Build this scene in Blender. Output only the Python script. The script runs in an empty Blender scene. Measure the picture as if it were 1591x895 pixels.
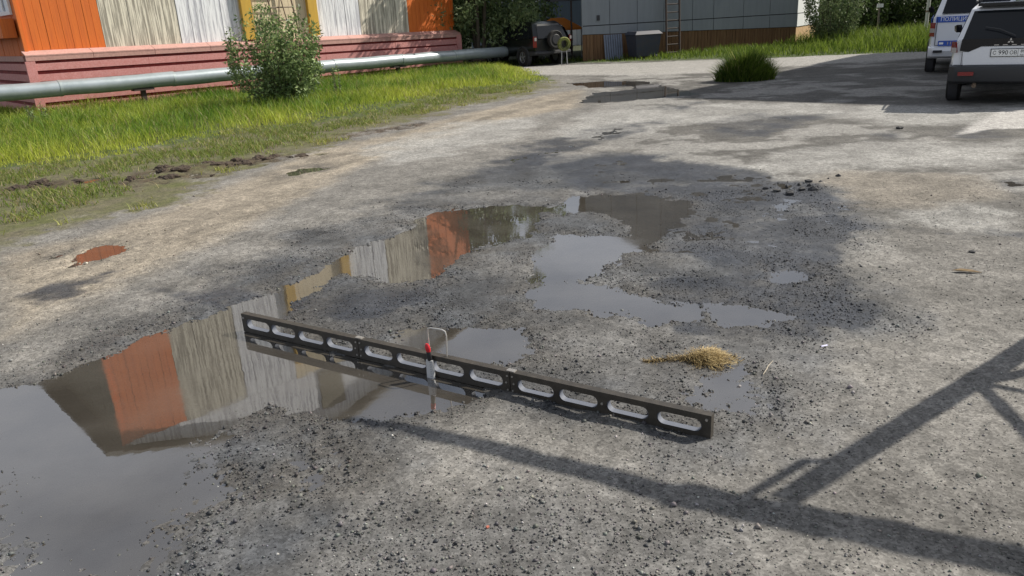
import bpy, bmesh, math, random
import numpy as np
from mathutils import Vector, Matrix
R = math.radians
random.seed(7)
rng = np.random.default_rng(11)
SC = bpy.context.scene
COL = SC.collection

# ------------------------------------------------------------------ camera
cd = bpy.data.cameras.new('camera'); cam = bpy.data.objects.new('camera', cd); COL.objects.link(cam)
cd.sensor_fit = 'HORIZONTAL'; cd.sensor_width = 36.0; cd.lens = 36.0*1195.0/1591.0
cd.clip_start = 0.05; cd.clip_end = 8000
PITCH, ROLL = R(19.44), R(3.08)
fwv = Vector((0, math.cos(PITCH), -math.sin(PITCH))); dn = Vector((0, -math.sin(PITCH), -math.cos(PITCH))); rt = Vector((1, 0, 0))
ix = math.cos(ROLL)*rt + math.sin(ROLL)*dn
iy = -math.sin(ROLL)*rt + math.cos(ROLL)*dn
m = Matrix((ix, -iy, -fwv)).transposed().to_4x4(); m.translation = Vector((0, 0, 1.9))
cam.matrix_world = m
SC.camera = cam

# ------------------------------------------------------------------ light
SUN_AZ, SUN_EL = 19.6, 42.0            # azimuth counted from +X towards +Y
w = bpy.data.worlds.new('World'); SC.world = w; w.use_nodes = True
nt = w.node_tree; bg = nt.nodes['Background']
sky = nt.nodes.new('ShaderNodeTexSky'); sky.sky_type = 'NISHITA'; sky.sun_disc = False
sky.sun_elevation = R(SUN_EL); sky.sun_rotation = R(90-SUN_AZ); sky.air_density = 1.0; sky.dust_density = 1.6; sky.ozone_density = 1.0
# thin bright summer cloud over most of the sky
tc = nt.nodes.new('ShaderNodeTexCoord'); mp = nt.nodes.new('ShaderNodeMapping'); mp.inputs['Scale'].default_value = (1.2, 1.2, 2.6)
cn = nt.nodes.new('ShaderNodeTexNoise'); cn.inputs['Scale'].default_value = 2.2; cn.inputs['Detail'].default_value = 6
cr = nt.nodes.new('ShaderNodeValToRGB'); cr.color_ramp.elements[0].position = 0.36; cr.color_ramp.elements[1].position = 0.62
cr.color_ramp.elements[0].color = (.16, .16, .16, 1); cr.color_ramp.elements[1].color = (.72, .72, .72, 1)
mx = nt.nodes.new('ShaderNodeMix'); mx.data_type = 'RGBA'
mx.inputs['B'].default_value = (13.6, 14.2, 15.4, 1)
nt.links.new(tc.outputs['Generated'], mp.inputs['Vector']); nt.links.new(mp.outputs[0], cn.inputs['Vector'])
nt.links.new(cn.outputs['Fac'], cr.inputs['Fac']); nt.links.new(cr.outputs['Color'], mx.inputs['Factor'])
nt.links.new(sky.outputs[0], mx.inputs['A']); nt.links.new(mx.outputs['Result'], bg.inputs['Color'])
bg.inputs['Strength'].default_value = 0.05
sd_ = bpy.data.lights.new('sun', 'SUN'); sd_.energy = 5.0; sd_.angle = R(0.53); sd_.color = (1.0, 0.93, 0.82)
sun = bpy.data.objects.new('sun', sd_); COL.objects.link(sun); sun.location = (30, 15, 25)
sdir = Vector((math.cos(R(SUN_EL))*math.cos(R(SUN_AZ)), math.cos(R(SUN_EL))*math.sin(R(SUN_AZ)), math.sin(R(SUN_EL))))
sun.rotation_euler = sdir.to_track_quat('Z', 'Y').to_euler()
SC.view_settings.view_transform = 'Standard'; SC.view_settings.look = 'None'
SC.view_settings.exposure = 0.40; SC.view_settings.gamma = 1.0
SC.cycles.max_bounces = 8; SC.cycles.diffuse_bounces = 3; SC.cycles.glossy_bounces = 4; SC.cycles.transparent_max_bounces = 8

# ------------------------------------------------------------------ helpers
def tag(o, label=None, cat=None, group=None, kind=None):
    if label: o['label'] = label
    if cat: o['category'] = cat
    if group: o['group'] = group
    if kind: o['kind'] = kind
    return o
def empty(name, loc, rz=0, label=None, cat=None, group=None):
    o = bpy.data.objects.new(name, None); COL.objects.link(o); o.location = loc; o.rotation_euler = (0, 0, rz)
    o.empty_display_size = 0.2
    return tag(o, label, cat, group)
def link(name, me, parent=None):
    o = bpy.data.objects.new(name, me); COL.objects.link(o)
    if parent: o.parent = parent
    return o
class MB:
    """collects shapes and links them as one mesh object"""
    def __init__(s): s.v = []; s.f = []; s.m = []
    def add(s, vs, fs, mi=0):
        b = len(s.v); s.v += [tuple(v) for v in vs]; s.f += [tuple(b+i for i in f) for f in fs]; s.m += [mi]*len(fs); return s
    def box(s, c, d, rz=0, mi=0, taper=1.0):
        cx, cy, cz = c; dx, dy, dz = d[0]/2, d[1]/2, d[2]/2; ca, sa = math.cos(rz), math.sin(rz); vs = []
        for z, k in ((-dz, 1), (dz, taper)):
            for x, y in ((-dx, -dy), (dx, -dy), (dx, dy), (-dx, dy)):
                vs.append((cx+(x*ca-y*sa)*k, cy+(x*sa+y*ca)*k, cz+z))
        return s.add(vs, [(3, 2, 1, 0), (4, 5, 6, 7), (0, 1, 5, 4), (1, 2, 6, 5), (2, 3, 7, 6), (3, 0, 4, 7)], mi)
    def tube(s, pts, rad, n=10, cap=True, mi=0):
        pts = [Vector(p) for p in pts]; k = len(pts)
        rad = rad if isinstance(rad, (list, tuple)) else [rad]*k
        b = len(s.v); up = Vector((0, 0, 1)); prev = None
        for i, p in enumerate(pts):
            t = (pts[min(i+1, k-1)]-pts[max(i-1, 0)]).normalized()
            if prev is None:
                a = up if abs(t.z) < .9 else Vector((1, 0, 0)); x = t.cross(a).normalized()
            else: x = (prev - t*prev.dot(t)).normalized()
            prev = x; y = t.cross(x)
            for j in range(n):
                an = 2*math.pi*j/n; s.v.append(tuple(p+(x*math.cos(an)+y*math.sin(an))*rad[i]))
        for i in range(k-1):
            for j in range(n):
                j2 = (j+1) % n
                s.f.append((b+i*n+j, b+i*n+j2, b+(i+1)*n+j2, b+(i+1)*n+j)); s.m.append(mi)
        if cap:
            s.f.append(tuple(b+j for j in range(n))[::-1]); s.m.append(mi)
            s.f.append(tuple(b+(k-1)*n+j for j in range(n))); s.m.append(mi)
        return s
    def loft(s, rings, cap=True, mi=0):
        n = len(rings[0]); b = len(s.v)
        for r in rings: s.v += [tuple(p) for p in r]
        for i in range(len(rings)-1):
            for j in range(n):
                j2 = (j+1) % n
                s.f.append((b+i*n+j, b+i*n+j2, b+(i+1)*n+j2, b+(i+1)*n+j)); s.m.append(mi)
        if cap:
            s.f.append(tuple(b+j for j in range(n))[::-1]); s.m.append(mi)
            s.f.append(tuple(b+(len(rings)-1)*n+j for j in range(n))); s.m.append(mi)
        return s
    def prism(s, poly, off, mi=0):
        """flat 3-D polygon pushed along off"""
        n = len(poly); off = Vector(off); a = [Vector(p) for p in poly]
        return s.add(a+[p+off for p in a], [tuple(range(n))[::-1], tuple(range(n, 2*n))]+[(i, (i+1) % n, n+(i+1) % n, n+i) for i in range(n)], mi)
    def mesh(s, name, mats, smooth=None):
        me = bpy.data.meshes.new(name); me.from_pydata(s.v, [], s.f)
        for mt in (mats if isinstance(mats, (list, tuple)) else [mats]): me.materials.append(mt)
        if any(s.m): me.polygons.foreach_set('material_index', s.m)
        bm = bmesh.new(); bm.from_mesh(me); bmesh.ops.recalc_face_normals(bm, faces=bm.faces); bm.to_mesh(me); bm.free()
        if smooth is not None:
            me.polygons.foreach_set('use_smooth', [True]*len(me.polygons)); me.set_sharp_from_angle(angle=R(smooth))
        me.update(); return me
    def build(s, name, mats, parent=None, smooth=None): return link(name, s.mesh(name, mats, smooth), parent)

def mat(name, base, rough=.8, metal=0., noise=None, spec=.5, bump=None, island=None, coat=0., transl=None, streak=None):
    """procedural material. noise=(scale, amount, colour) mottles; streak=(scale_across, amount, colour) weathers vertically"""
    mt = bpy.data.materials.new(name); mt.use_nodes = True; n = mt.node_tree; p = n.nodes['Principled BSDF']
    p.inputs['Base Color'].default_value = (*base, 1); p.inputs['Roughness'].default_value = rough; p.inputs['Metallic'].default_value = metal
    p.inputs['Specular IOR Level'].default_value = spec; p.inputs['Coat Weight'].default_value = coat
    out = None; tcn = n.nodes.new('ShaderNodeTexCoord')
    def mixc(fac, a, b):
        k = n.nodes.new('ShaderNodeMix'); k.data_type = 'RGBA'
        n.links.new(fac, k.inputs['Factor'])
        if a is None: k.inputs['A'].default_value = (*base, 1)
        else: n.links.new(a, k.inputs['A'])
        k.inputs['B'].default_value = (*b, 1); return k.outputs['Result']
    def ramp(src, lo, hi, amt):
        r = n.nodes.new('ShaderNodeMapRange'); r.inputs['From Min'].default_value = lo; r.inputs['From Max'].default_value = hi
        r.inputs['To Min'].default_value = 0; r.inputs['To Max'].default_value = amt; n.links.new(src, r.inputs['Value']); return r.outputs[0]
    if island:
        g = n.nodes.new('ShaderNodeNewGeometry'); out = mixc(ramp(g.outputs['Random Per Island'], 0, 1, 1), out, island)
    if streak:
        for sc_, am, colr, lo, hi, zs in streak:
            mpn = n.nodes.new('ShaderNodeMapping'); mpn.inputs['Scale'].default_value = (sc_, sc_, sc_*zs)
            oi = n.nodes.new('ShaderNodeObjectInfo'); va = n.nodes.new('ShaderNodeVectorMath'); va.operation = 'ADD'
            sc2 = n.nodes.new('ShaderNodeVectorMath'); sc2.operation = 'SCALE'; sc2.inputs['Scale'].default_value = 1.0
            n.links.new(oi.outputs['Location'], sc2.inputs[0]); n.links.new(tcn.outputs['Object'], va.inputs[0]); n.links.new(sc2.outputs[0], va.inputs[1])
            n.links.new(va.outputs[0], mpn.inputs['Vector'])
            nn = n.nodes.new('ShaderNodeTexNoise'); nn.inputs['Scale'].default_value = 1; nn.inputs['Detail'].default_value = 5; nn.inputs['Roughness'].default_value = .65
            n.links.new(mpn.outputs[0], nn.inputs['Vector']); out = mixc(ramp(nn.outputs['Fac'], lo, hi, am), out, colr)
    if noise:
        for sc_, am, colr in noise:
            nn = n.nodes.new('ShaderNodeTexNoise'); nn.inputs['Scale'].default_value = sc_; nn.inputs['Detail'].default_value = 5; nn.inputs['Roughness'].default_value = .6
            n.links.new(tcn.outputs['Object'], nn.inputs['Vector']); out = mixc(ramp(nn.outputs['Fac'], .4, .68, am), out, colr)
    if out is not None: n.links.new(out, p.inputs['Base Color'])
    if bump:
        nn = n.nodes.new('ShaderNodeTexNoise'); nn.inputs['Scale'].default_value = bump[0]; nn.inputs['Detail'].default_value = 4
        bp = n.nodes.new('ShaderNodeBump'); bp.inputs['Strength'].default_value = bump[1]; bp.inputs['Distance'].default_value = bump[2]
        n.links.new(tcn.outputs['Object'], nn.inputs['Vector']); n.links.new(nn.outputs['Fac'], bp.inputs['Height']); n.links.new(bp.outputs[0], p.inputs['Normal'])
    if transl:
        tr = n.nodes.new('ShaderNodeBsdfTranslucent'); ms = n.nodes.new('ShaderNodeMixShader'); ms.inputs[0].default_value = transl[0]
        if out is not None and len(transl) == 1: n.links.new(out, tr.inputs['Color'])
        else: tr.inputs['Color'].default_value = (*(transl[1] if len(transl) > 1 else base), 1)
        n.links.new(p.outputs[0], ms.inputs[1]); n.links.new(tr.outputs[0], ms.inputs[2]); n.links.new(ms.outputs[0], n.nodes['Material Output'].inputs['Surface'])
    return mt

def text_part(name, body, size, m4, mt, parent, extr=.001, sx=1.0):
    cu = bpy.data.curves.new(name, 'FONT'); cu.body = body; cu.size = size; cu.align_x = 'CENTER'; cu.align_y = 'CENTER'; cu.extrude = extr
    cu.resolution_u = 3
    tmp = bpy.data.objects.new(name+'_tmp', cu); COL.objects.link(tmp)
    dg = bpy.context.evaluated_depsgraph_get(); me = bpy.data.meshes.new_from_object(tmp.evaluated_get(dg))
    bpy.data.objects.remove(tmp); me.materials.clear(); me.materials.append(mt)
    me.transform(Matrix.Diagonal((sx, 1, 1, 1))); me.transform(m4)
    return link(name, me, parent)

# value noise for numpy
_LAT = rng.random((256, 256))
def vnoise(x, y, seed=0):
    x = x+seed*17.31; y = y+seed*9.77
    xi = np.floor(x).astype(np.int64); yi = np.floor(y).astype(np.int64); fx = x-xi; fy = y-yi
    fx = fx*fx*(3-2*fx); fy = fy*fy*(3-2*fy)
    a = _LAT[xi & 255, yi & 255]; b = _LAT[(xi+1) & 255, yi & 255]; c = _LAT[xi & 255, (yi+1) & 255]; d = _LAT[(xi+1) & 255, (yi+1) & 255]
    return (a*(1-fx)+b*fx)*(1-fy)+(c*(1-fx)+d*fx)*fy
def fbm(x, y, f, oct=4, seed=0, gain=.5):
    s = 0; a = 1; t = 0
    for i in range(oct): s = s+a*vnoise(x*f, y*f, seed+i*3); t += a; a *= gain; f *= 2.03
    return s/t
def sdist(poly, x, y):
    """signed distance, negative inside; far points skipped"""
    P = np.array(poly); d = np.full(x.shape, 9.0); mgn = 1.5
    k = (x > P[:, 0].min()-mgn) & (x < P[:, 0].max()+mgn) & (y > P[:, 1].min()-mgn) & (y < P[:, 1].max()+mgn)
    if not k.any(): return d
    px, py = x[k], y[k]; best = np.full(px.shape, 1e9); ins = np.zeros(px.shape, bool); n = len(P)
    for i in range(n):
        ax, ay = P[i]; bx, by = P[(i+1) % n]; ex, ey = bx-ax, by-ay; L = ex*ex+ey*ey+1e-12
        t = np.clip(((px-ax)*ex+(py-ay)*ey)/L, 0, 1); best = np.minimum(best, (px-ax-t*ex)**2+(py-ay-t*ey)**2)
        if ay != by: ins ^= ((ay > py) != (by > py)) & (px < (bx-ax)*(py-ay)/(by-ay)+ax)
    r = np.sqrt(best); r[ins] *= -1; d[k] = r; return d
def sstep(a, b, x): t = np.clip((x-a)/(b-a), 0, 1); return t*t*(3-2*t)
def region(key, x, y):
    d = np.full(x.shape, 9.0)
    for p in POLY[key]: d = np.minimum(d, sdist(p, x, y))
    return d

# outlines on the ground, in metres
POLY = {
'puddle': [
 [[-3.02,3.75],[-3.02,4.1],[-2.87,4.13],[-2.75,4.29],[-2.6,4.44],[-2.54,4.62],[-2.48,4.8],[-2.35,4.91],[-2.24,5.04],[-2.08,5.24],[-2.01,5.33],[-1.85,5.57],[-1.73,5.72],[-1.6,5.39],[-1.59,5.1],[-1.63,4.95],[-1.54,4.76],[-1.36,4.58],[-1.11,4.36],[-0.78,4.21],[-0.45,4.03],[-0.22,3.82],[-0.24,3.71],[-0.38,3.54],[-0.68,3.5],[-0.86,3.5],[-1.13,3.6],[-1.33,3.72],[-1.44,3.58],[-1.44,3.32],[-1.41,3.17],[-1.16,2.91],[-1.3,2.74],[-1.29,2.37],[-1.3,2.15],[-2.0,2.21]],
 [[-1.86,4.98],[-1.84,5.53],[-1.66,5.8],[-1.54,6.21],[-1.41,6.41],[-1.32,6.73],[-1.1,7.01],[-0.95,7.36],[-0.82,7.69],[-0.67,7.93],[-0.44,8.0],[0.08,8.05],[0.34,7.87],[0.22,6.88],[-0.12,6.65],[-0.39,6.38],[-0.5,6.1],[-0.62,5.78],[-0.92,5.68],[-1.21,5.88],[-1.4,5.98],[-1.48,5.71],[-1.58,5.43],[-1.62,5.07]],
 [[0.41,7.77],[0.64,8.1],[0.88,8.36],[1.41,8.17],[1.84,7.76],[1.62,7.23],[1.39,6.69],[1.19,6.27],[1.09,6.45],[1.19,6.91],[1.11,7.22],[0.94,7.49],[0.76,7.66],[0.52,7.45]],
 [[0.21,6.12],[0.32,6.48],[0.48,6.67],[0.8,6.68],[1.1,6.55],[1.15,6.2],[0.93,6.09],[0.71,5.72],[0.54,5.52],[0.32,5.49],[0.17,5.52]],
 [[0.12,5.33],[0.32,5.5],[0.53,5.46],[0.77,5.25],[0.85,5.02],[1.07,4.91],[1.25,4.76],[1.17,4.59],[0.88,4.6],[0.82,4.85],[0.59,4.81],[0.41,4.89],[0.17,4.95]],
 [[1.27,4.76],[1.48,4.8],[1.66,4.69],[1.7,4.53],[1.54,4.46],[1.31,4.51]],
 [[1.94,5.41],[2.08,5.46],[2.14,5.29],[2.04,5.19],[1.91,5.24]],
 [[-0.83,4.61],[-0.59,4.73],[-0.25,4.66],[0.0,4.6],[0.07,4.26],[-0.02,4.09],[-0.23,4.12],[-0.43,4.26],[-0.79,4.45]],
 [[0.95,3.78],[1.1,3.86],[1.26,3.88],[1.32,3.62],[1.26,3.4],[1.07,3.27],[0.95,3.38],[0.88,3.56]],
 [[-4.1,7.0],[-3.96,7.15],[-3.78,7.24],[-3.65,7.05],[-3.73,6.75],[-3.92,6.69]],
 [[1.92,22.89],[3.0,22.87],[4.0,22.19],[4.39,19.14],[4.51,18.07],[3.33,17.67],[2.28,17.38],[1.72,17.53],[2.34,19.65],[3.38,20.11],[3.49,20.81],[2.42,21.08]],
 [[-3.01,10.82],[-2.74,11.09],[-2.63,10.76],[-2.9,10.56]],
 [[-1.15,3.29],[-1.05,3.28],[-0.88,2.96],[-0.97,2.92]],
 [[-0.96,3.27],[-0.86,3.26],[-0.74,3.0],[-0.82,2.98]],
],
'wet': [
 [[-3.22,3.84],[-3.1,4.23],[-2.8,4.72],[-2.44,5.45],[-2.12,6.54],[-1.61,8.23],[-0.72,10.0],[0.43,11.24],[1.58,10.76],[2.58,9.4],[3.28,8.32],[3.28,7.31],[2.68,5.66],[2.19,4.74],[1.75,4.16],[1.39,3.61],[1.22,3.22],[0.89,3.08],[0.31,3.45],[-0.15,3.64],[-0.59,2.86],[-0.66,2.11],[-2.1,2.21]],
],
'dark': [
 [[0.73,10.26],[1.58,10.76],[2.65,9.69],[3.28,8.32],[3.23,7.26],[2.61,5.68],[2.23,5.27],[1.73,5.51],[1.28,5.92],[1.32,6.93],[1.8,7.74],[1.23,8.34],[0.7,8.82]],
 [[1.2,5.3],[1.74,5.35],[2.34,5.11],[1.94,4.43],[1.56,4.28],[1.13,4.44]],
 [[3.64,13.4],[4.63,14.06],[5.88,13.7],[4.6,12.36],[3.86,11.65],[3.29,11.72]],
 [[5.42,11.34],[5.91,11.28],[5.67,10.8],[5.31,10.81]],
 [[6.41,11.29],[6.93,11.58],[7.33,11.14],[6.87,10.54],[6.3,10.63]],
 [[5.15,8.0],[5.69,8.2],[4.99,7.12],[4.87,7.44]],
 [[-2.89,5.81],[-1.52,5.42],[-0.77,5.62],[-0.44,5.14],[-1.04,4.86],[-1.71,5.08]],
 [[2.88,15.95],[4.2,16.52],[3.49,15.2]],
 [[2.4,13.91],[3.06,13.81],[2.76,13.42]],
 [[-3.66,5.64],[-3.42,6.06],[-3.47,6.26],[-3.88,5.85]],
 [[-0.47,9.93],[0.16,11.8],[2.07,14.05],[2.36,13.09],[0.88,10.98],[0.12,9.76]],
 [[3.17,6.65],[3.64,6.03],[4.14,5.83],[4.31,6.09],[3.74,6.21]],
],
'dust': [
 [[2.62,9.14],[3.31,9.96],[3.93,10.27],[4.89,10.49],[5.67,10.62],[6.07,10.08],[7.06,10.3],[5.86,8.46],[5.11,8.67],[4.46,8.86],[3.99,9.16],[3.07,8.74],[2.69,8.73]],
 [[2.85,7.69],[3.26,7.9],[3.36,7.57],[3.09,7.16],[2.76,6.86],[2.75,7.24]],
 [[1.54,15.78],[4.26,16.24],[8.16,13.71],[8.78,12.92],[7.73,11.33],[6.15,11.96],[5.27,13.59],[3.34,13.52],[1.8,12.2],[0.7,12.59]],
 [[3.59,6.92],[4.31,7.01],[4.69,6.67],[4.18,5.88],[3.72,6.17],[3.49,6.59]],
 [[-2.35,12.64],[-0.77,15.23],[1.0,15.48],[0.4,13.06],[-0.81,11.52],[-1.65,10.63]],
],
'brown': [
 [[3.16,8.18],[3.87,8.87],[4.46,8.55],[5.06,8.2],[4.81,7.45],[4.2,7.04],[3.63,7.12],[3.16,7.33]],
 [[-4.2,6.02],[-4.81,7.03],[-4.24,7.59],[-3.69,9.56],[-3.1,12.25],[-1.72,14.69],[0.96,19.42],[2.02,20.55],[1.66,16.91],[-0.5,14.21],[-2.04,10.84],[-2.61,8.31],[-3.02,6.51],[-3.49,4.86]],
],
'soil': [
 [[-6.9,10.6],[-6.3,10.95],[-5.75,10.9],[-6.0,10.6],[-6.5,10.45]],
 [[-5.4,11.25],[-4.7,11.75],[-3.7,12.2],[-3.2,12.0],[-4.2,11.55],[-5.0,11.1]],
 [[-5.3,10.6],[-4.6,10.95],[-4.3,10.8],[-5.0,10.45]],
 [[-2.9,14.3],[-1.6,15.4],[-1.7,15.1],[-2.8,14.1]],
],
'slab': [
 [[6.28,10.76],[8.54,13.23],[10.88,12.86],[8.96,10.5],[7.1,11.23]],
],
'tall': [
 [[-11.05,10.2],[-8.64,11.7],[-8.03,12.31],[-6.8,12.92],[-6.0,14.45],[-4.86,15.45],[-3.81,16.5],[-2.91,17.69],[-1.38,21.43],[0.4,22.77],[1.32,24.02],[1.37,28.01],[-0.18,32.33],[-1.68,33.64],[-5.34,30.44],[-10.07,27.8],[-12.49,25.76],[-13.54,23.16],[-15.41,24.39],[-21.52,20.61]],
],
'short': [
 [[-6.79,5.97],[-5.2,6.7],[-5.03,7.39],[-4.92,8.38],[-4.12,9.03],[-4.09,10.7],[-3.22,12.8],[-2.3,15.38],[-0.9,18.16],[1.26,21.8],[1.32,24.02],[0.41,23.66],[-1.45,22.64],[-3.03,18.52],[-3.94,17.09],[-5.01,15.98],[-6.14,14.82],[-6.91,13.14],[-8.16,12.51],[-8.81,11.95],[-11.53,10.69]],
],
'far_grass': [
 [[2.41,32.17],[7.93,29.49],[10.69,27.96],[14.62,27.26],[20.82,27.89],[29.38,39.58],[22.54,42.28],[14.66,38.48],[3.56,34.48],[-2.22,36.01],[-0.44,32.14]],
],
'concrete': [
 [[-1.75,27.83],[1.52,26.02],[4.27,23.72],[6.33,23.5],[9.17,24.45],[12.39,24.55],[18.72,25.02],[20.82,27.89],[14.62,27.26],[10.69,27.96],[7.74,28.8],[2.29,30.56],[-2.0,32.23]],
],
}

# ------------------------------------------------------------------ ground
WATER_Z = -0.006
def ground_fields(x, y):
    """height, albedo and wetness of the lot at any world point"""
    r = np.hypot(x, y)
    fade = np.clip(r/6, .6, 6)
    n1 = fbm(x, y, .8, 4, 1)-.5; n2 = fbm(x, y, 6, 4, 2)-.5; n3 = fbm(x, y, 28, 3, 5)-.5; n4 = fbm(x*.5+y*.3, y-x*.2, 2.2, 4, 8)-.5
    warp = n2*.16*np.minimum(fade, 2.2)+n3*.07
    pud = region('puddle', x, y)+warp*.9
    n5 = fbm(x, y, 1.4, 5, 61, .6)-.5
    wet = sstep(.34, -.26, region('wet', x, y)+warp+n1*.5+n5*1.5)
    dark = sstep(.09, -.09, (region('dark', x, y)+warp*1.3+n1*.2+n5*.8)/np.clip(fade, .8, 3))
    dust = sstep(.12, -.12, (region('dust', x, y)+warp*1.6+n1*.3+n5*.7)/np.clip(fade, .8, 3))
    brown = sstep(.25, -.25, region('brown', x, y)+warp+n1*.4)
    soil = sstep(.32, -.12, region('soil', x, y)+warp*2.5)
    slab = sstep(.05, -.05, region('slab', x, y)+warp*.3)
    tall = sstep(.3, -.1, region('tall', x, y)+warp*2+n1*.3)
    short = sstep(.35, -.2, region('short', x, y)+warp*3+n1*.8)
    fgr = sstep(.3, -.1, region('far_grass', x, y)+warp*2)
    con = sstep(.06, -.06, region('concrete', x, y)+warp*.15)
    brk = sstep(.34, .60, fbm(x*.8+y*.2, y, 1.9, 5, 33, .68)); far_ = sstep(4.5, 8, r)   # worn, broken outlines of the patches
    dark = dark*(1-far_*.62*(1-brk)); dust = dust*(1-.35*far_*brk); wet = wet*(1-.30*(1-sstep(.3, .55, fbm(x, y, 1.3, 5, 37, .62))))
    wet = np.maximum(wet, .5*sstep(2.9, 2.2, y+.18*x+n1*1.4)*sstep(1.3, .2, x+n1))   # damp dark gravel at the near edge
    # height
    z = .010+n1*.016+n2*.022+n3*.010*np.clip(wet+.35, 0, 1)
    basin = sstep(.16, -.14, pud)
    shal = np.maximum(sstep(3.55, 3.0, y+.16*x)*(x < .6), sstep(.75, .45, np.hypot(x-1.2, y-3.6)))             # the near corner is only a skin of water over gravel
    dep = basin*(.036-.016*shal+n2*.02-n3*.012*shal+.022*shal*sstep(-.08, -.55, pud))
    z = np.where(r > 9, z*.5-basin*.03, z-dep)
    z += soil*(n2*.15+n3*.07+.0)+tall*(.02+n2*.1)+fgr*.03+con*.035
    z -= sstep(.3, -.3, region('dark', x, y))*(y > 6)*.012
    # wheel ruts along the dirt track
    al, ac = .476*x+.88*y, .88*x-.476*y                  # along and across the wheel track
    rut = (fbm(ac*3.2, al*.22, 1., 4, 12, .6)-.5)*2.2*np.clip(brown+.35*(dust+.4), 0, 1)*(y > 4)
    z += rut*.012*(r < 14)
    # albedo
    def C(*c): return np.array(c)[None, :]
    def lay(col, c, k): return col*(1-k[:, None])+c*k[:, None]
    mot = fbm(x, y, 3.3, 5, 4, .6); mot2 = fbm(x*.7+y*.5, y*1.5, 1.1, 4, 9)
    col = C(.156, .150, .139)*(1+.9*(mot-.5))[:, None]*(1+.5*(mot2-.5))[:, None]
    road = sstep(5.5, 8.5, y+.3*x)*sstep(.3, 2.2, x-.05*y)*(1-brown)                     # worn asphalt on the right: dark with pale scabs
    scab = sstep(.50, .60, fbm(x*.75, y*.9, 1.15, 5, 71, .66))
    col = col*(1-road*.42*(1-scab))[:, None]
    col = lay(col, C(.27, .268, .255), road*scab*.45)
    bp0 = sstep(.3, -.3, sdist(POLY['brown'][0], x, y)+warp+n1*.5)
    col = lay(col, C(.250, .218, .172)*(1+.8*(mot-.5)+rut*.42)[:, None], brown*(1-bp0)*.85)
    col = lay(col, C(.168, .150, .124)*(1+.9*(mot-.5))[:, None], bp0*.8)
    col = lay(col, C(.285, .282, .268)*(1+.5*(mot-.5)+rut*.2)[:, None], dust*.85)
    col = lay(col, C(.050, .054, .060)*(1+1.7*(mot-.5))[:, None], wet*(.92-.30*sstep(.45, .7, mot2)))
    col = lay(col, C(.025, .029, .038)*(1+.9*(mot-.5))[:, None], dark*.88)
    film = sstep(.42, .04, pud)*sstep(.7, .35, mot)
    col = lay(col, C(.085, .08, .072), film*.65*(r < 12))
    col = lay(col, C(.135, .108, .074)*(1+.9*(mot-.5))[:, None], short*.75)
    gpatch = np.clip(short*(.45+1.8*(mot-.38)), 0, 1)
    col = lay(col, C(.085, .092, .032), gpatch)
    col = lay(col, C(.062, .044, .030)*(1+.8*(mot-.5))[:, None], soil*.9)
    col = lay(col, C(.055, .075, .022), tall); col = lay(col, C(.05, .07, .02), fgr)
    col = lay(col, C(.36, .35, .335)*(1+.35*(mot-.5))[:, None], slab)
    col = lay(col, C(.275, .268, .252)*(1+.25*(mot-.5))[:, None], con)
    wetness = np.clip(wet*.75+dark*.3+film*.5, 0, 1)*(1-slab)*(1-con)
    out = sstep(34.6, 36.5, y-.12*x)                             # leaf litter and grass beyond the road
    col = lay(col, C(.035, .042, .018), out)
    return z, np.clip(col, .01, .9), wetness, pud, wet, tall, short

def growth(a, step, k, lim):
    o = [a]; s = step
    while o[-1] < lim: s *= k; o.append(o[-1]+s)
    return o[1:]
gx = np.arange(-4.4, 4.4001, .022); g1 = growth(4.4, .022, 1.045, 3500); gx = np.concatenate([[-a for a in g1[::-1]], gx, g1])
gy = np.arange(1.7, 7.4, .021); hi = [gy[-1]]
while hi[-1] < 3500:
    yv = hi[-1]; hi.append(yv+(max(.022, min(.14, .0058*(yv-3.6))) if yv < 42 else (hi[-1]-hi[-2])*1.12))
lo = [1.7-a for a in growth(0, .03, 1.25, 300)][::-1]
gy = np.concatenate([lo, gy[:-1], hi])
XX, YY = np.meshgrid(gx, gy); nx, ny = len(gx), len(gy)
zz, cc, ww, pp, _, _, _ = ground_fields(XX.ravel(), YY.ravel())
gm = bpy.data.meshes.new('ground'); nv = nx*ny; nf = (nx-1)*(ny-1)
gm.vertices.add(nv); co = np.empty((nv, 3)); co[:, 0] = XX.ravel(); co[:, 1] = YY.ravel(); co[:, 2] = zz; gm.vertices.foreach_set('co', co.ravel())
idx = (np.arange(ny-1)[:, None]*nx+np.arange(nx-1)[None, :]).ravel()
fv = np.stack([idx, idx+1, idx+nx+1, idx+nx], 1).ravel()
gm.loops.add(nf*4); gm.loops.foreach_set('vertex_index', fv); gm.polygons.add(nf); gm.polygons.foreach_set('loop_start', np.arange(nf)*4)
gm.polygons.foreach_set('use_smooth', np.ones(nf, bool)); gm.update()
def set_col(me, name, arr):
    a = me.attributes.new(name, 'FLOAT_COLOR', 'POINT'); c4 = np.ones((len(arr), 4), np.float32); c4[:, :3] = arr; a.data.foreach_set('color', c4.ravel())
set_col(gm, 'albedo', cc); a = gm.attributes.new('wetness', 'FLOAT', 'POINT'); a.data.foreach_set('value', ww.astype(np.float32))

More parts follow.
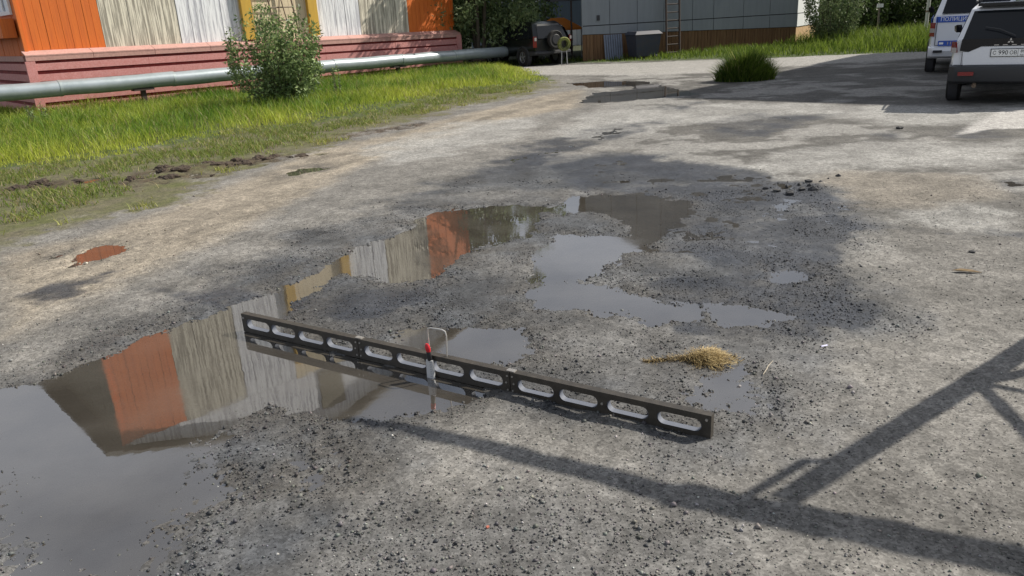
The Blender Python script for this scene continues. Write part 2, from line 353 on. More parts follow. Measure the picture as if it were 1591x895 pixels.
def ground_material():
    mt = bpy.data.materials.new('gravel_ground'); mt.use_nodes = True; n = mt.node_tree; p = n.nodes['Principled BSDF']; L = n.links
    at = n.nodes.new('ShaderNodeAttribute'); at.attribute_name = 'albedo'; aw = n.nodes.new('ShaderNodeAttribute'); aw.attribute_name = 'wetness'
    tc = n.nodes.new('ShaderNodeTexCoord')
    vo = n.nodes.new('ShaderNodeTexVoronoi'); vo.inputs['Scale'].default_value = 95; L.new(tc.outputs['Object'], vo.inputs['Vector'])
    sep = n.nodes.new('ShaderNodeSeparateColor'); L.new(vo.outputs['Color'], sep.inputs[0])
    mr = n.nodes.new('ShaderNodeMapRange'); mr.inputs['To Min'].default_value = .68; mr.inputs['To Max'].default_value = 1.3; L.new(sep.outputs[0], mr.inputs['Value'])
    vo2 = n.nodes.new('ShaderNodeTexVoronoi'); vo2.inputs['Scale'].default_value = 30; L.new(tc.outputs['Object'], vo2.inputs['Vector'])
    sp2 = n.nodes.new('ShaderNodeSeparateColor'); L.new(vo2.outputs['Color'], sp2.inputs[0])
    mr2 = n.nodes.new('ShaderNodeMapRange'); mr2.inputs['To Min'].default_value = .78; mr2.inputs['To Max'].default_value = 1.2; L.new(sp2.outputs[1], mr2.inputs['Value'])
    nz = n.nodes.new('ShaderNodeTexNoise'); nz.inputs['Scale'].default_value = 9; nz.inputs['Detail'].default_value = 8; nz.inputs['Roughness'].default_value = .7; L.new(tc.outputs['Object'], nz.inputs['Vector'])
    mr3 = n.nodes.new('ShaderNodeMapRange'); mr3.inputs['From Min'].default_value = .3; mr3.inputs['From Max'].default_value = .7; mr3.inputs['To Min'].default_value = .8; mr3.inputs['To Max'].default_value = 1.18; L.new(nz.outputs['Fac'], mr3.inputs['Value'])
    m1 = n.nodes.new('ShaderNodeMath'); m1.operation = 'MULTIPLY'; L.new(mr.outputs[0], m1.inputs[0]); L.new(mr2.outputs[0], m1.inputs[1])
    m2 = n.nodes.new('ShaderNodeMath'); m2.operation = 'MULTIPLY'; L.new(m1.outputs[0], m2.inputs[0]); L.new(mr3.outputs[0], m2.inputs[1])
    vs = n.nodes.new('ShaderNodeVectorMath'); vs.operation = 'SCALE'; L.new(at.outputs['Color'], vs.inputs[0]); L.new(m2.outputs[0], vs.inputs['Scale'])
    L.new(vs.outputs[0], p.inputs['Base Color'])
    rr = n.nodes.new('ShaderNodeMapRange'); rr.inputs['To Min'].default_value = .92; rr.inputs['To Max'].default_value = .5; L.new(aw.outputs['Fac'], rr.inputs['Value']); L.new(rr.outputs[0], p.inputs['Roughness'])
    p.inputs['Specular IOR Level'].default_value = .35
    ad = n.nodes.new('ShaderNodeMath'); ad.operation = 'ADD'; L.new(sep.outputs[0], ad.inputs[0]); L.new(nz.outputs['Fac'], ad.inputs[1])
    bp = n.nodes.new('ShaderNodeBump'); bp.inputs['Strength'].default_value = .55; bp.inputs['Distance'].default_value = .006; L.new(ad.outputs[0], bp.inputs['Height']); L.new(bp.outputs[0], p.inputs['Normal'])
    return mt
gm.materials.append(ground_material())
tag(link('ground', gm), kind='structure')

# murky rain water lying in every hollow of the lot
def water_material():
    mt = bpy.data.materials.new('murky_water'); mt.use_nodes = True; n = mt.node_tree; L = n.links
    n.nodes.remove(n.nodes['Principled BSDF'])
    tc = n.nodes.new('ShaderNodeTexCoord')
    df = n.nodes.new('ShaderNodeBsdfDiffuse')
    nz = n.nodes.new('ShaderNodeTexNoise'); nz.inputs['Scale'].default_value = 2.2; nz.inputs['Detail'].default_value = 6; L.new(tc.outputs['Object'], nz.inputs['Vector'])
    cr = n.nodes.new('ShaderNodeValToRGB'); cr.color_ramp.elements[0].position = .35; cr.color_ramp.elements[1].position = .68
    cr.color_ramp.elements[0].color = (.092, .082, .069, 1); cr.color_ramp.elements[1].color = (.140, .127, .108, 1)
    L.new(nz.outputs['Fac'], cr.inputs['Fac']); L.new(cr.outputs[0], df.inputs['Color'])
    gl = n.nodes.new('ShaderNodeBsdfGlossy'); gl.inputs['Roughness'].default_value = .012; gl.inputs['Color'].default_value = (.96, .97, 1, 1)
    rg = n.nodes.new('ShaderNodeMapRange'); rg.inputs['From Min'].default_value = .4; rg.inputs['From Max'].default_value = .7; rg.inputs['To Min'].default_value = .008; rg.inputs['To Max'].default_value = .07; L.new(nz.outputs['Fac'], rg.inputs['Value']); L.new(rg.outputs[0], gl.inputs['Roughness'])
    fr = n.nodes.new('ShaderNodeFresnel'); fr.inputs['IOR'].default_value = 2.5
    rp = n.nodes.new('ShaderNodeTexNoise'); rp.inputs['Scale'].default_value = 7; rp.inputs['Detail'].default_value = 2; L.new(tc.outputs['Object'], rp.inputs['Vector'])
    bp = n.nodes.new('ShaderNodeBump'); bp.inputs['Strength'].default_value = .05; bp.inputs['Distance'].default_value = .004; L.new(rp.outputs['Fac'], bp.inputs['Height']); L.new(bp.outputs[0], gl.inputs['Normal'])
    tr = n.nodes.new('ShaderNodeBsdfTransparent'); tr.inputs['Color'].default_value = (.80, .74, .64, 1)
    mt_ = n.nodes.new('ShaderNodeMixShader'); mt_.inputs[0].default_value = .55; L.new(df.outputs[0], mt_.inputs[1]); L.new(tr.outputs[0], mt_.inputs[2])
    ms = n.nodes.new('ShaderNodeMixShader'); L.new(fr.outputs[0], ms.inputs[0]); L.new(mt_.outputs[0], ms.inputs[1]); L.new(gl.outputs[0], ms.inputs[2])
    L.new(ms.outputs[0], n.nodes['Material Output'].inputs['Surface']); return mt
WMAT = water_material()
wb = MB(); wb.add([(-8, .5, WATER_Z), (8, .5, WATER_Z), (8, 9, WATER_Z), (-8, 9, WATER_Z)], [(0, 1, 2, 3)])
wb.add([(-8, 9, WATER_Z-.004), (12, 9, WATER_Z-.004), (12, 27, WATER_Z-.004), (-8, 27, WATER_Z-.004)], [(0, 1, 2, 3)])
tag(wb.build('water', WMAT), kind='structure')

# loose stones: far too many to count, so one object
def stones(n_try, y0, y1, smin, smax, name, keep):
    y = y0+(y1-y0)*rng.random(n_try)**1.35; x = (rng.random(n_try)-.5)*2*(.5+y*.74)
    z, c, wt, pd, wet, tl, sh = ground_fields(x, y)
    clump = fbm(x, y, 2.6, 4, 21)
    p = keep(x, y, pd, wet, clump)*(1-np.clip(tl+sh, 0, 1))
    k = rng.random(n_try) < p
    x, y, z, c, wet, pd = x[k], y[k], z[k], c[k], wet[k], pd[k]; n = len(x)
    s = smin*(smax/smin)**(rng.random(n)**2.2)
    base = np.array([(1, 0, 0), (-1, 0, 0), (0, 1, 0), (0, -1, 0), (0, 0, .8), (0, 0, -.8)], float)
    V = base[None]*s[:, None, None]*(.62+.7*rng.random((n, 6, 1)))
    V += (rng.random((n, 6, 3))-.5)*s[:, None, None]*.5
    an = rng.random(n)*6.283; ca, sa = np.cos(an), np.sin(an)
    X = V[:, :, 0]*ca[:, None]-V[:, :, 1]*sa[:, None]; Y = V[:, :, 0]*sa[:, None]+V[:, :, 1]*ca[:, None]
    V[:, :, 0] = X+x[:, None]; V[:, :, 1] = Y+y[:, None]; V[:, :, 2] += (z+s*.3)[:, None]
    F = np.array([(0, 2, 4), (2, 1, 4), (1, 3, 4), (3, 0, 4), (2, 0, 5), (1, 2, 5), (3, 1, 5), (0, 3, 5)])
    FF = (F[None]+(np.arange(n)*6)[:, None, None]).reshape(-1, 3)
    me = bpy.data.meshes.new(name); me.vertices.add(n*6); me.vertices.foreach_set('co', V.ravel())
    me.loops.add(len(FF)*3); me.loops.foreach_set('vertex_index', FF.ravel().astype(np.int32)); me.polygons.add(len(FF)); me.polygons.foreach_set('loop_start', np.arange(len(FF))*3); me.update()
    g = rng.random(n); tone = np.where(g < .62, (.78-.33*wet)+(.32+.2*wet)*rng.random(n), np.where(g < .975, .95+.9*rng.random(n), 2.4+1.5*rng.random(n)))
    colr = c*tone[:, None]*np.array([1, 1, 1])[None]; colr = colr*(1+(rng.random((n, 3))-.5)*.16)
    dk = (rng.random(n) < .30*wet+.006); colr[dk] = np.array([.03, .032, .036])[None]*(.6+rng.random((dk.sum(), 1)))
    set_col(me, 'albedo', np.repeat(np.clip(colr, .015, .62), 6, 0)); me.materials.append(STONE)
    return tag(link(name, me), kind='stuff')
def stone_material():
    mt = bpy.data.materials.new('loose_stone'); mt.use_nodes = True; n = mt.node_tree; p = n.nodes['Principled BSDF']
    at = n.nodes.new('ShaderNodeAttribute'); at.attribute_name = 'albedo'; n.links.new(at.outputs['Color'], p.inputs['Base Color']); p.inputs['Roughness'].default_value = .6; p.inputs['Specular IOR Level'].default_value = .4; return mt
STONE = stone_material()
stones(230000, 1.8, 8.2, .0022, .0075, 'gravel', lambda x, y, pd, wet, cl: np.clip(.16+.7*wet*sstep(.34, .6, cl)+.55*np.exp(-(pd/.13)**2), 0, 1)*np.where(pd < -.18, np.where((y < 3.3) & (x < .6), .45, .04), np.where(pd < 0, .5, 1)))
stones(26000, 1.8, 9.5, .006, .015, 'pebbles', lambda x, y, pd, wet, cl: np.clip(.015+.8*wet*sstep(.46, .68, cl)+.55*np.exp(-(pd/.11)**2), 0, 1)*np.where(pd < -.15, np.where((y < 3.3) & (x < .6), .5, .10), 1))

# ------------------------------------------------------------------ materials
M = {}
M['orange'] = mat('orange_paint', (.66, .155, .018), .62, streak=[(9, .45, (.40, .07, .012), .45, .7, .05), (45, .35, (.30, .06, .015), .52, .68, .03)], bump=(30, .3, .002))
M['grey_board'] = mat('weathered_cream_board', (.72, .68, .56), .8, streak=[(16, .85, (.24, .22, .18), .45, .56, .045), (55, .65, (.20, .185, .15), .5, .66, .03)], bump=(40, .4, .002))
M['white_board'] = mat('weathered_white_board', (.82, .84, .86), .75, streak=[(17, .75, (.36, .37, .42), .47, .58, .05), (60, .6, (.34, .34, .38), .52, .66, .03)], bump=(40, .4, .002))
M['beige_board'] = mat('beige_board', (.68, .58, .40), .75, streak=[(14, .4, (.42, .35, .24), .48, .7, .05)], bump=(40, .3, .002))
M['yellow'] = mat('ochre_paint', (.55, .34, .045), .6, streak=[(12, .4, (.34, .20, .04), .45, .7, .06)])
M['pink'] = mat('faded_pink_paint', (.54, .215, .20), .75, noise=[(1.1, .55, (.46, .19, .17)), (6, .5, (.40, .15, .13)), (26, .4, (.64, .40, .38))], bump=(30, .3, .002))
M['pink_ledge'] = mat('faded_ledge_paint', (.52, .29, .25), .8, noise=[(5, .6, (.38, .24, .20)), (18, .4, (.25, .14, .13))], bump=(25, .4, .003))
M['maroon'] = mat('maroon_gap', (.16, .018, .018), .8, noise=[(6, .6, (.30, .05, .04))])
M['white_paint'] = mat('white_paint', (.80, .80, .80), .6, noise=[(4, .25, (.62, .62, .62))])
M['roof'] = mat('grey_roof_sheet', (.16, .155, .14), .7, noise=[(3, .5, (.11, .10, .09))])
M['glass'] = mat('dark_glass', (.012, .014, .017), .08, spec=.22)
M['pale_glass'] = mat('pale_glass', (.22, .25, .30), .12, spec=.6)
M['pipe'] = mat('galvanised_cladding', (.37, .42, .45), .36, metal=.4, noise=[(2.5, .5, (.23, .285, .29)), (11, .25, (.42, .47, .48))], bump=(9, .12, .006))
M['pipe_band'] = mat('cladding_band', (.40, .46, .47), .35, metal=.4, noise=[(14, .5, (.24, .25, .24))])
M['dark_iron'] = mat('dark_iron', (.035, .027, .023), .75, noise=[(14, .6, (.07, .035, .02))])
M['iron'] = mat('grey_brown_iron', (.20, .155, .11), .6, noise=[(14, .6, (.14, .09, .06))])
M['panel'] = mat('shaded_grey_panel', (.215, .24, .262), .7, streak=[(5, .4, (.155, .175, .195), .42, .7, .12), (30, .18, (.28, .30, .31), .5, .7, .05)])  # front panel grey darkened to deepen the shade on it
M['panel_side'] = mat('lightened_panel', (.66, .69, .70), .7, streak=[(6, .5, (.46, .49, .50), .45, .7, .12)])  # lighter copy of panel, sunlight on the end wall put into colour
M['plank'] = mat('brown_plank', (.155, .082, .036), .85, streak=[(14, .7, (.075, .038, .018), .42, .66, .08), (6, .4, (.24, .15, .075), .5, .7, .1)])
M['plank_pale'] = mat('lightened_plank', (.50, .34, .18), .85, streak=[(14, .5, (.32, .20, .10), .42, .66, .08)])  # plank lightened for the end wall, its sunlight painted in
M['joint'] = mat('dark_joint', (.045, .045, .05), .9)
M['timber'] = mat('grey_timber', (.17, .145, .115), .85, streak=[(20, .6, (.09, .075, .06), .45, .65, .06)], bump=(30, .5, .004))

def board_set(parent, n, x0, x1, z0, topf, mtf, th=.03, y=0., gap=.008, name='board', jit=.006, axis='x'):
    """upright boards side by side, each an object; alike boards share a mesh"""
    cache = {}; wdt = (x1-x0)/n
    for i in range(n):
        xc = x0+(i+.5)*wdt; zt = topf(xc); mt_ = mtf(xc); key = (round(zt-z0, 2), mt_.name)
        if key not in cache:
            me = MB().box((0, 0, (zt-z0)/2), (wdt-gap, th, zt-z0)).mesh(name, mt_); cache[key] = me
        o = link(name, cache[key], parent)
        yy = y+random.uniform(-jit, jit)
        if axis == 'x': o.location = (xc, yy, z0)
        else: o.location = (yy, xc, z0); o.rotation_euler = (0, 0, math.pi/2)

# ------------------------------------------------------------------ orange wooden hall
PHI = R(43.3); HX, HY = -12.6, 21.6
hall = empty('wooden_hall', (HX, HY, -.03), PHI, 'wooden hall with orange, cream and white weathered boards over a faded pink plinth', 'building')
HW, HD, EAVE, RIDGE = 15.2, 13.5, 10.45, 12.75
core = MB()
core.loft([[(.17, .32, 0), (HW-.13, .32, 0), (HW-.13, .32, EAVE-.05), (HW/2, .32, RIDGE-.1), (.17, .32, EAVE-.05)],
           [(.17, HD, 0), (HW-.13, HD, 0), (HW-.13, HD, EAVE-.05), (HW/2, HD, RIDGE-.1), (.17, HD, EAVE-.05)]])
core.build('wall_core', M['joint'], hall)
edges = [(.10, 2.13, 'orange'), (2.13, 4.33, 'grey_board'), (4.33, 6.30, 'white_board'), (6.30, 9.04, 'beige_board'), (9.04, 10.82, 'white_board'), (10.82, 12.95, 'grey_board'), (12.95, HW-.1, 'orange')]
for a, b, k in edges:
    n = max(5, round((b-a)/.20))
    board_set(hall, n, a, b, 1.42, lambda x: EAVE, lambda x: M[k], y=.27)
# white gable boards
nG = 34
for i in range(nG):
    xa = .1+(HW-.2)*i/nG; xb = .1+(HW-.2)*(i+1)/nG-.008
    zf = lambda x: EAVE+.02+(RIDGE-EAVE-.02)*(1-abs(x-HW/2)/(HW/2-.1))
    MB().prism([(xa, .285, EAVE+.012), (xb, .285, EAVE+.012), (xb, .285, zf(xb)), (xa, .285, zf(xa))], (0, -.03, 0)).build('gable_board', M['white_board'], hall)
# gable hatch
ht = MB().box((7.65, .225, 11.35), (1.0, .05, 1.5)).build('attic_door', mat('olive_paint', (.11, .10, .06), .7), hall)
# roof: two sheets with overhang
for s in (0, 1):
    xo = -.55 if s == 0 else HW+.55; zo = EAVE-.12
    rb = MB().prism([(xo, -.12, zo), (HW/2, -.12, RIDGE+.12), (HW/2, HD+.4, RIDGE+.12), (xo, HD+.4, zo)], (0, 0, .14)); rb.build('roof_sheet', M['roof'], hall)
# side boards facing the camera's left, in shade
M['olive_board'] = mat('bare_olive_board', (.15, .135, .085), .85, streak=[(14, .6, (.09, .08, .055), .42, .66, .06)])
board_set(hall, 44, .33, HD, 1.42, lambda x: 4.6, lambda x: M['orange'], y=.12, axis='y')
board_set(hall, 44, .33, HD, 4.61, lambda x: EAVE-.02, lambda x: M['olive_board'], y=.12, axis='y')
fr = MB()
for yy in (.75, 2.05): fr.box((.07, yy, 3.35), (.06, .10, 1.4))
for zz_ in (2.70, 4.0): fr.box((.07, 1.4, zz_), (.062, 1.2, .10))
fr.box((.07, 1.4, 3.35), (.05, .06, 1.2))
wn = fr.build('window_frame', M['white_paint'], hall); MB().box((.085, 1.4, 3.35), (.02, 1.2, 1.2)).build('pane', M['pale_glass'], wn)
MB().prism([(.05, .55, 2.55), (.05, 3.4, 2.55), (.05, 3.4, 2.06), (.05, .55, 2.06)], (-.34, 0, 0)).build('wooden_box', M['orange'], hall)  # protruding orange box, taken for part of a porch roof
# corner posts
MB().box((.10, .25, (EAVE+1.66)/2), (.09, .09, EAVE-1.66)).build('corner_board', M['orange'], hall)
MB().box((HW-.10, .25, (EAVE+1.66)/2), (.09, .09, EAVE-1.66)).build('corner_board', M['orange'], hall)
# porch posts
for xc in (6.5, 8.87): MB().box((xc, .165, 5.75), (.34, .15, 8.2)).build('porch_post', M['yellow'], hall)
# pink plinth: ledge, boards with maroon gaps
TOPF = lambda x: 1.60-.012*x
pl = MB(); pl.prism([(.04, .035, 0), (HW-.04, .035, 0), (HW-.04, .035, TOPF(HW)-.02), (.04, .035, TOPF(0)-.02)], (0, .28, 0)); pl.prism([(.05, .3, 0), (.05, HD, 0), (.05, HD, 1.55), (.05, .3, 1.58)], (.1, 0, 0))
pl.build('plinth_backing', M['maroon'], hall)
nl = 9
for i in range(nl):
    xa, xb = -.03+(HW+.06)*i/nl+.006, -.03+(HW+.06)*(i+1)/nl-.006
    MB().prism([(xa, -.04, TOPF(xa)), (xb, -.04, TOPF(xb)), (xb, .25, TOPF(xb)+.11), (xa, .25, TOPF(xa)+.11)], (0, -.0, -.035)).build('ledge_board', M['pink_ledge'], hall)
    MB().prism([(xa, -.035, TOPF(xa)-.04), (xb, -.035, TOPF(xb)-.04), (xb, -.035, TOPF(xb)-.15), (xa, -.035, TOPF(xa)-.15)], (0, .05, 0)).build('ledge_board', M['pink_ledge'], hall)
rows = [(1.19, 1.375), (.91, 1.095), (.63, .815), (.35, .535), (.07, .255)]
np_ = 5
for za, zb in rows:
    for i in range(np_):
        xa, xb = .17+(HW-.34)*i/np_+.004, .17+(HW-.34)*(i+1)/np_-.004; dz = lambda x: -.012*x*(za+.1)/1.3
        jy = random.uniform(-.006, .006)
        MB().prism([(xa, -.012+jy, za+dz(xa)), (xb, -.012+jy, za+dz(xb)), (xb, -.012+jy, zb+dz(xb)), (xa, -.012+jy, zb+dz(xa))], (0, .04, 0)).build('plinth_board', M['pink'], hall)
    for i in range(4):
        ya, yb = .2+(HD-.2)*i/4, .2+(HD-.2)*(i+1)/4-.006
        MB().prism([(.012, ya, za), (.012, yb, za), (.012, yb, zb), (.012, ya, zb)], (.03, 0, 0)).build('plinth_board', M['pink'], hall)
MB().prism([(-.01, .3, 1.44), (-.01, HD, 1.44), (-.01, HD, 1.58), (-.01, .3, 1.58)], (.05, 0, 0)).build('ledge_board', M['pink_ledge'], hall)
for xc in (.06, HW-.06): MB().box((xc, -.005, .72), (.24, .07, 1.44 if xc < 1 else 1.25)).build('plinth_post', M['pink'], hall)
# iron ladder fixed over the door bay
lad = empty('iron_ladder', (HX, HY, 0), PHI, 'grey-brown iron ladder standing against the cream door bay between ochre posts', 'ladder')
for xa, xb in ((7.12, 6.98), (7.95, 7.80)):
    MB().tube([(xa+.25, -.02, 1.45), (xb, .12, 5.4)], .028, 8).build('rail', M['iron'], lad, 40)
for k in range(9):
    t = (k+.8)/10; MB().tube([(7.37-.39*t, .0, 1.45+3.95*t), (8.2-.40*t, .0, 1.45+3.95*t)], .02, 8).build('rung', M['iron'], lad, 40)
for xa, xb in ((7.38, 7.62), (7.86, 7.64)): MB().tube([(xa, -.06, 1.6), (xb, -.03, 2.9)], .018, 6).build('strut', M['iron'], lad, 40)

# ------------------------------------------------------------------ heating pipe on stands
PA = Vector((-10.2, 22.73, 0)); PU = Vector((.7323, .6809, 0))
pz = lambda t: .685-.008*t
pipe = empty('heating_pipe', PA, 0, 'long silvery clad heating pipe on low dark stands in front of the pink plinth', 'pipe')
ts = [-16, -12, -8.4, -4.9, -2.1, .9, 3.6, 6.3, 9.1, 11.55, 14.1]
for i in range(len(ts)-1):
    a, b = ts[i]+.01, ts[i+1]-.01
    pts = [PU*(a+(b-a)*k/6)+Vector((0, 0, pz(a+(b-a)*k/6)+.008*math.sin(i*2.1+k))) for k in range(7)]
    MB().tube(pts, [.205+.004*math.sin(i+k*1.7) for k in range(7)], 22).build('cladding_section', M['pipe'], pipe, 40)
    e = PU*(b+.01); MB().tube([e-PU*.035+Vector((0, 0, pz(b))), e+PU*.035+Vector((0, 0, pz(b)))], .215, 22).build('joint_band', M['pipe_band'], pipe, 40)
e = PU*14.1; z0 = pz(14.1)
MB().tube([e+Vector((0, 0, z0)), e+PU*.35+Vector((0, 0, z0)), e+PU*.62+Vector((-.02, .1, z0-.02)), e+PU*.75+Vector((-.06, .35, z0-.05)), e+PU*.75+Vector((-.16, 1.6, z0-.1))], [.2, .19, .18, .17, .16], 18).build('elbow', M['pipe'], pipe, 40)
for t in (-7, 0, 4.5, 8.92, 12.65):
    c = PU*t; rz = math.atan2(PU.y, PU.x)
    st = MB().box((c.x, c.y, pz(t)/2-.1), (.12, .12, pz(t)-.1), rz).build('stand', M['dark_iron'], pipe)
    MB().box((c.x, c.y, pz(t)-.215), (.55, .26, .05), rz).build('saddle', M['dark_iron'], st)

# ------------------------------------------------------------------ grey panel house
GX, GY, GP = 3.33, 32.2, R(20.0)
gh = empty('panel_house', (GX, GY, 0), GP, 'shaded grey panel house on a brown plank plinth across the road', 'building')
GW, GD, GE, GR, GS = 10.55, 9.0, 6.25, 9.9, .56   # GS: the left wall slants inwards
cb = MB(); cb.loft([[(.06, .06, .0), (GW-.06, .06, .0), (GW-.06, .06, GE), (GW/2, .06, GR), (.06, .06, GE)], [(.06+GS*GD, GD, .0), (GW-.06, GD, .0), (GW-.06, GD, GE), (GW/2+GS*GD/2, GD, GR), (.06+GS*GD, GD, GE)]])
cb.build('wall_core', M['joint'], gh)
bot = lambda x: 1.06-.0225*x
xs = [0, 1.25, 2.5, 3.75, 5.13, 6.17, 7.68, 9.06, GW]
def gz(x): return GE+(GR-GE)*(1-abs(x-GW/2)/(GW/2))
for i in range(len(xs)-1):
    a, b = xs[i]+.012, xs[i+1]-.012
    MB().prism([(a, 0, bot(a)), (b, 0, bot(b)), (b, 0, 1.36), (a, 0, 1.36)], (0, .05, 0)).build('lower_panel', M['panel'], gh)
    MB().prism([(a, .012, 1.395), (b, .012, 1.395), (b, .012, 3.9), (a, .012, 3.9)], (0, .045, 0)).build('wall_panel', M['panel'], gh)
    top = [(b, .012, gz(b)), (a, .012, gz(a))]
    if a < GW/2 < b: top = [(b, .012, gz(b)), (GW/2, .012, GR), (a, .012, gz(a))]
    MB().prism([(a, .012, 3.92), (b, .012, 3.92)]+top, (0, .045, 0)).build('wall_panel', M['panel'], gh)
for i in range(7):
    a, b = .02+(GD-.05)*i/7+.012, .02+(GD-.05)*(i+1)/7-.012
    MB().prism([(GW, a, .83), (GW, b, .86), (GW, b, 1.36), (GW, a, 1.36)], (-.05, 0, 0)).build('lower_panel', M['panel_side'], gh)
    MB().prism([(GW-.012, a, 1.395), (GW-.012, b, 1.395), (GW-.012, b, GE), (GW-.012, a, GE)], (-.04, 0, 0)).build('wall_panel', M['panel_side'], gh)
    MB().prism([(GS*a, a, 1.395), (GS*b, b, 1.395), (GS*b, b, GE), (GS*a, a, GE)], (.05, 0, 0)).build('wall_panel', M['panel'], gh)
ca_, sa_ = math.cos(R(35)), math.sin(R(35))                 # end wall, turned at a made-up angle so the sun lights it
ang = lambda t, o=0.: (GW+t*ca_+o*sa_, t*sa_-o*ca_)
def wall_quad(a, b, z0, z1, o, th, name, mt_):
    p, q = ang(a, o), ang(b, o); MB().prism([(*p, z0), (*q, z0), (*q, z1), (*p, z1)], (-sa_*th, ca_*th, 0)).build(name, mt_, gh)
for i in range(3):
    a, b = .02+i*1.25, 1.25+i*1.25
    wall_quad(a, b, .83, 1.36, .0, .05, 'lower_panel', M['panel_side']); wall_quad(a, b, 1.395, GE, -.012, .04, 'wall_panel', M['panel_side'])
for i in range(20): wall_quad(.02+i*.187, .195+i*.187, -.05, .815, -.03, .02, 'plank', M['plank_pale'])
wall_quad(.0, 3.75, -.05, GE, -.07, .05, 'wall_core', M['joint'])
nP = 66
for i in range(nP):
    a = .03+(GW-.06)*i/nP; b = .03+(GW-.06)*(i+1)/nP-.012; j = random.uniform(-.012, .012)
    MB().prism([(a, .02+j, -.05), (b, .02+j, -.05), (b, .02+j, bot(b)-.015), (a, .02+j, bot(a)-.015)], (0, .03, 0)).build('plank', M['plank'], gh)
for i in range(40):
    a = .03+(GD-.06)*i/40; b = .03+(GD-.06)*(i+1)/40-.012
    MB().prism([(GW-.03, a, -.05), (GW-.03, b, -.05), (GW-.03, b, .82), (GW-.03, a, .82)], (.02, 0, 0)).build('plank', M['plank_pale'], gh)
for s in (0, 1):
    xo = -.5 if s == 0 else GW+.5; MB().prism([(xo, -.35, GE-.34), (GW/2, -.35, GR+.06), (GW/2+GS*GD/2, GD+.4, GR+.06), (xo+(GS*GD if s == 0 else 0), GD+.4, GE-.34)], (0, 0, .13)).build('roof_sheet', M['roof'], gh)
MB().box((.72, -.02, 1.66), (.11, .05, .2)).build('vent', M['joint'], gh)
for xw in (2.2, 8.1):
    f = MB().box((xw, .0, 4.9), (1.3, .06, 1.4)).build('window', M['white_paint'], gh)
    for sx in (-1, 1): MB().box((xw+sx*.29, -.025, 4.9), (.5, .03, 1.22)).build('pane', M['glass'], f)
# steep ladder on the wall
l2 = empty('wall_ladder', (GX, GY, 0), GP, 'dark iron ladder leaning on the shaded grey panel house', 'ladder')
for s in (0, 1): MB().tube([(3.35+s*.62, -.9, 0), (3.72+s*.62, -.10, 4.0), (3.76+s*.62, -.10, 5.0)], .042, 8).build('rail', M['dark_iron'], l2, 40)
for k in range(13):
    t = (k+.6)/13; MB().tube([(3.35+.37*t, -.9+.8*t, 4*t), (3.97+.37*t, -.9+.8*t, 4*t)], .026, 6).build('rung', M['dark_iron'], l2, 40)
# corrugated iron sheets and bin in front of the plinth
c_ = Vector((math.cos(GP), math.sin(GP)))
def gpt(t, off): return (GX+t*c_.x+off*c_.y, GY+t*c_.y-off*c_.x)
bx, by = gpt(1.35, .18); sh = empty('iron_sheet', (bx, by, 0), GP, 'blue-grey ribbed iron sheet leaning on the brown plank plinth', 'metal sheet')
sb = MB(); n = 16
for i in range(n):
    x0 = -.42+.84*i/n; x1 = -.42+.84*(i+1)/n; ya = .02 if i % 2 else -.02
    sb.prism([(x0, ya, 0), (x1, ya, 0), (x1, ya+.14, 1.0), (x0, ya+.14, 1.0)], (0, .02, 0))
sb.build('ribbed_sheet', mat('blue_grey_iron', (.17, .20, .26), .6, noise=[(5, .5, (.10, .12, .16))]), sh)
bx, by = gpt(2.35, .75); bn = empty('rubbish_bin', (bx, by, 0), GP, 'dark blue rubbish bin standing by the plank plinth', 'bin')
bb = MB(); bb.loft([[(-.48, -.33, .12), (.48, -.33, .12), (.48, .33, .12), (-.48, .33, .12)], [(-.58, -.42, .95), (.58, -.42, .95), (.58, .42, .95), (-.58, .42, .95)]])
BINM = mat('dark_blue_iron', (.035, .042, .065), .55, noise=[(6, .5, (.06, .05, .05))])
bb.build('body', BINM, bn); MB().loft([[(-.62, -.46, .955), (.62, -.46, .955), (.62, .46, .955), (-.62, .46, .955)], [(-.5, -.36, 1.08), (.5, -.36, 1.08), (.5, .36, 1.08), (-.5, .36, 1.08)]]).build('lid', BINM, bn)
for sx in (-1, 1): MB().tube([(sx*.4-.05, -.3, .09), (sx*.4+.05, -.3, .09)], .085, 12).build('wheel', M['joint'], bn, 40)

# ------------------------------------------------------------------ far blue-grey house, shelter and canopy behind the dark cars
fh = empty('blue_house', (4.6, 50, 0), R(10), 'blue-grey boarded house far behind the parked dark cars', 'building')
FB = mat('blue_grey_boards', (.115, .15, .19), .75, streak=[(6, .4, (.08, .10, .13), .45, .65, .1)])
MB().box((0, 3, 3), (11, 6, 6)).build('wall', FB, fh)
for i in range(-4, 5):
    f = MB().box((i*1.15, -.03, 3.1), (.55, .08, .9)).build('window', M['white_paint'], fh); MB().box((i*1.15, -.08, 3.1), (.42, .03, .76)).build('pane', M['glass'], f)
for s in (-1, 1): MB().prism([(s*6, -.5, 5.8), (0, -.5, 8), (0, 6.5, 8), (s*6, 6.5, 5.8)], (0, 0, .12)).build('roof_sheet', M['roof'], fh)
for i in range(36): MB().box((-5.4+i*.305, -.02, .55), (.28, .05, 1.1)).build('plank', M['white_paint'] if i % 3 == 0 else M['panel_side'], fh)
cn_ = empty('market_canopy', (2.72, 37.2, 0), R(15), 'orange pitched canopy on thin posts behind the dark cars', 'canopy')
MB().loft([[(-1.0, -.8, 1.18), (1.0, -.8, 1.18), (1.0, .8, 1.18), (-1.0, .8, 1.18)], [(-.95, -.75, 1.26), (.95, -.75, 1.26), (.95, .75, 1.26), (-.95, .75, 1.26)], [(-.25, -.2, 1.72), (.25, -.2, 1.72), (.25, .2, 1.72), (-.25, .2, 1.72)]]).build('roof', mat('orange_awning', (.75, .26, .025), .7, transl=(.4,)), cn_)
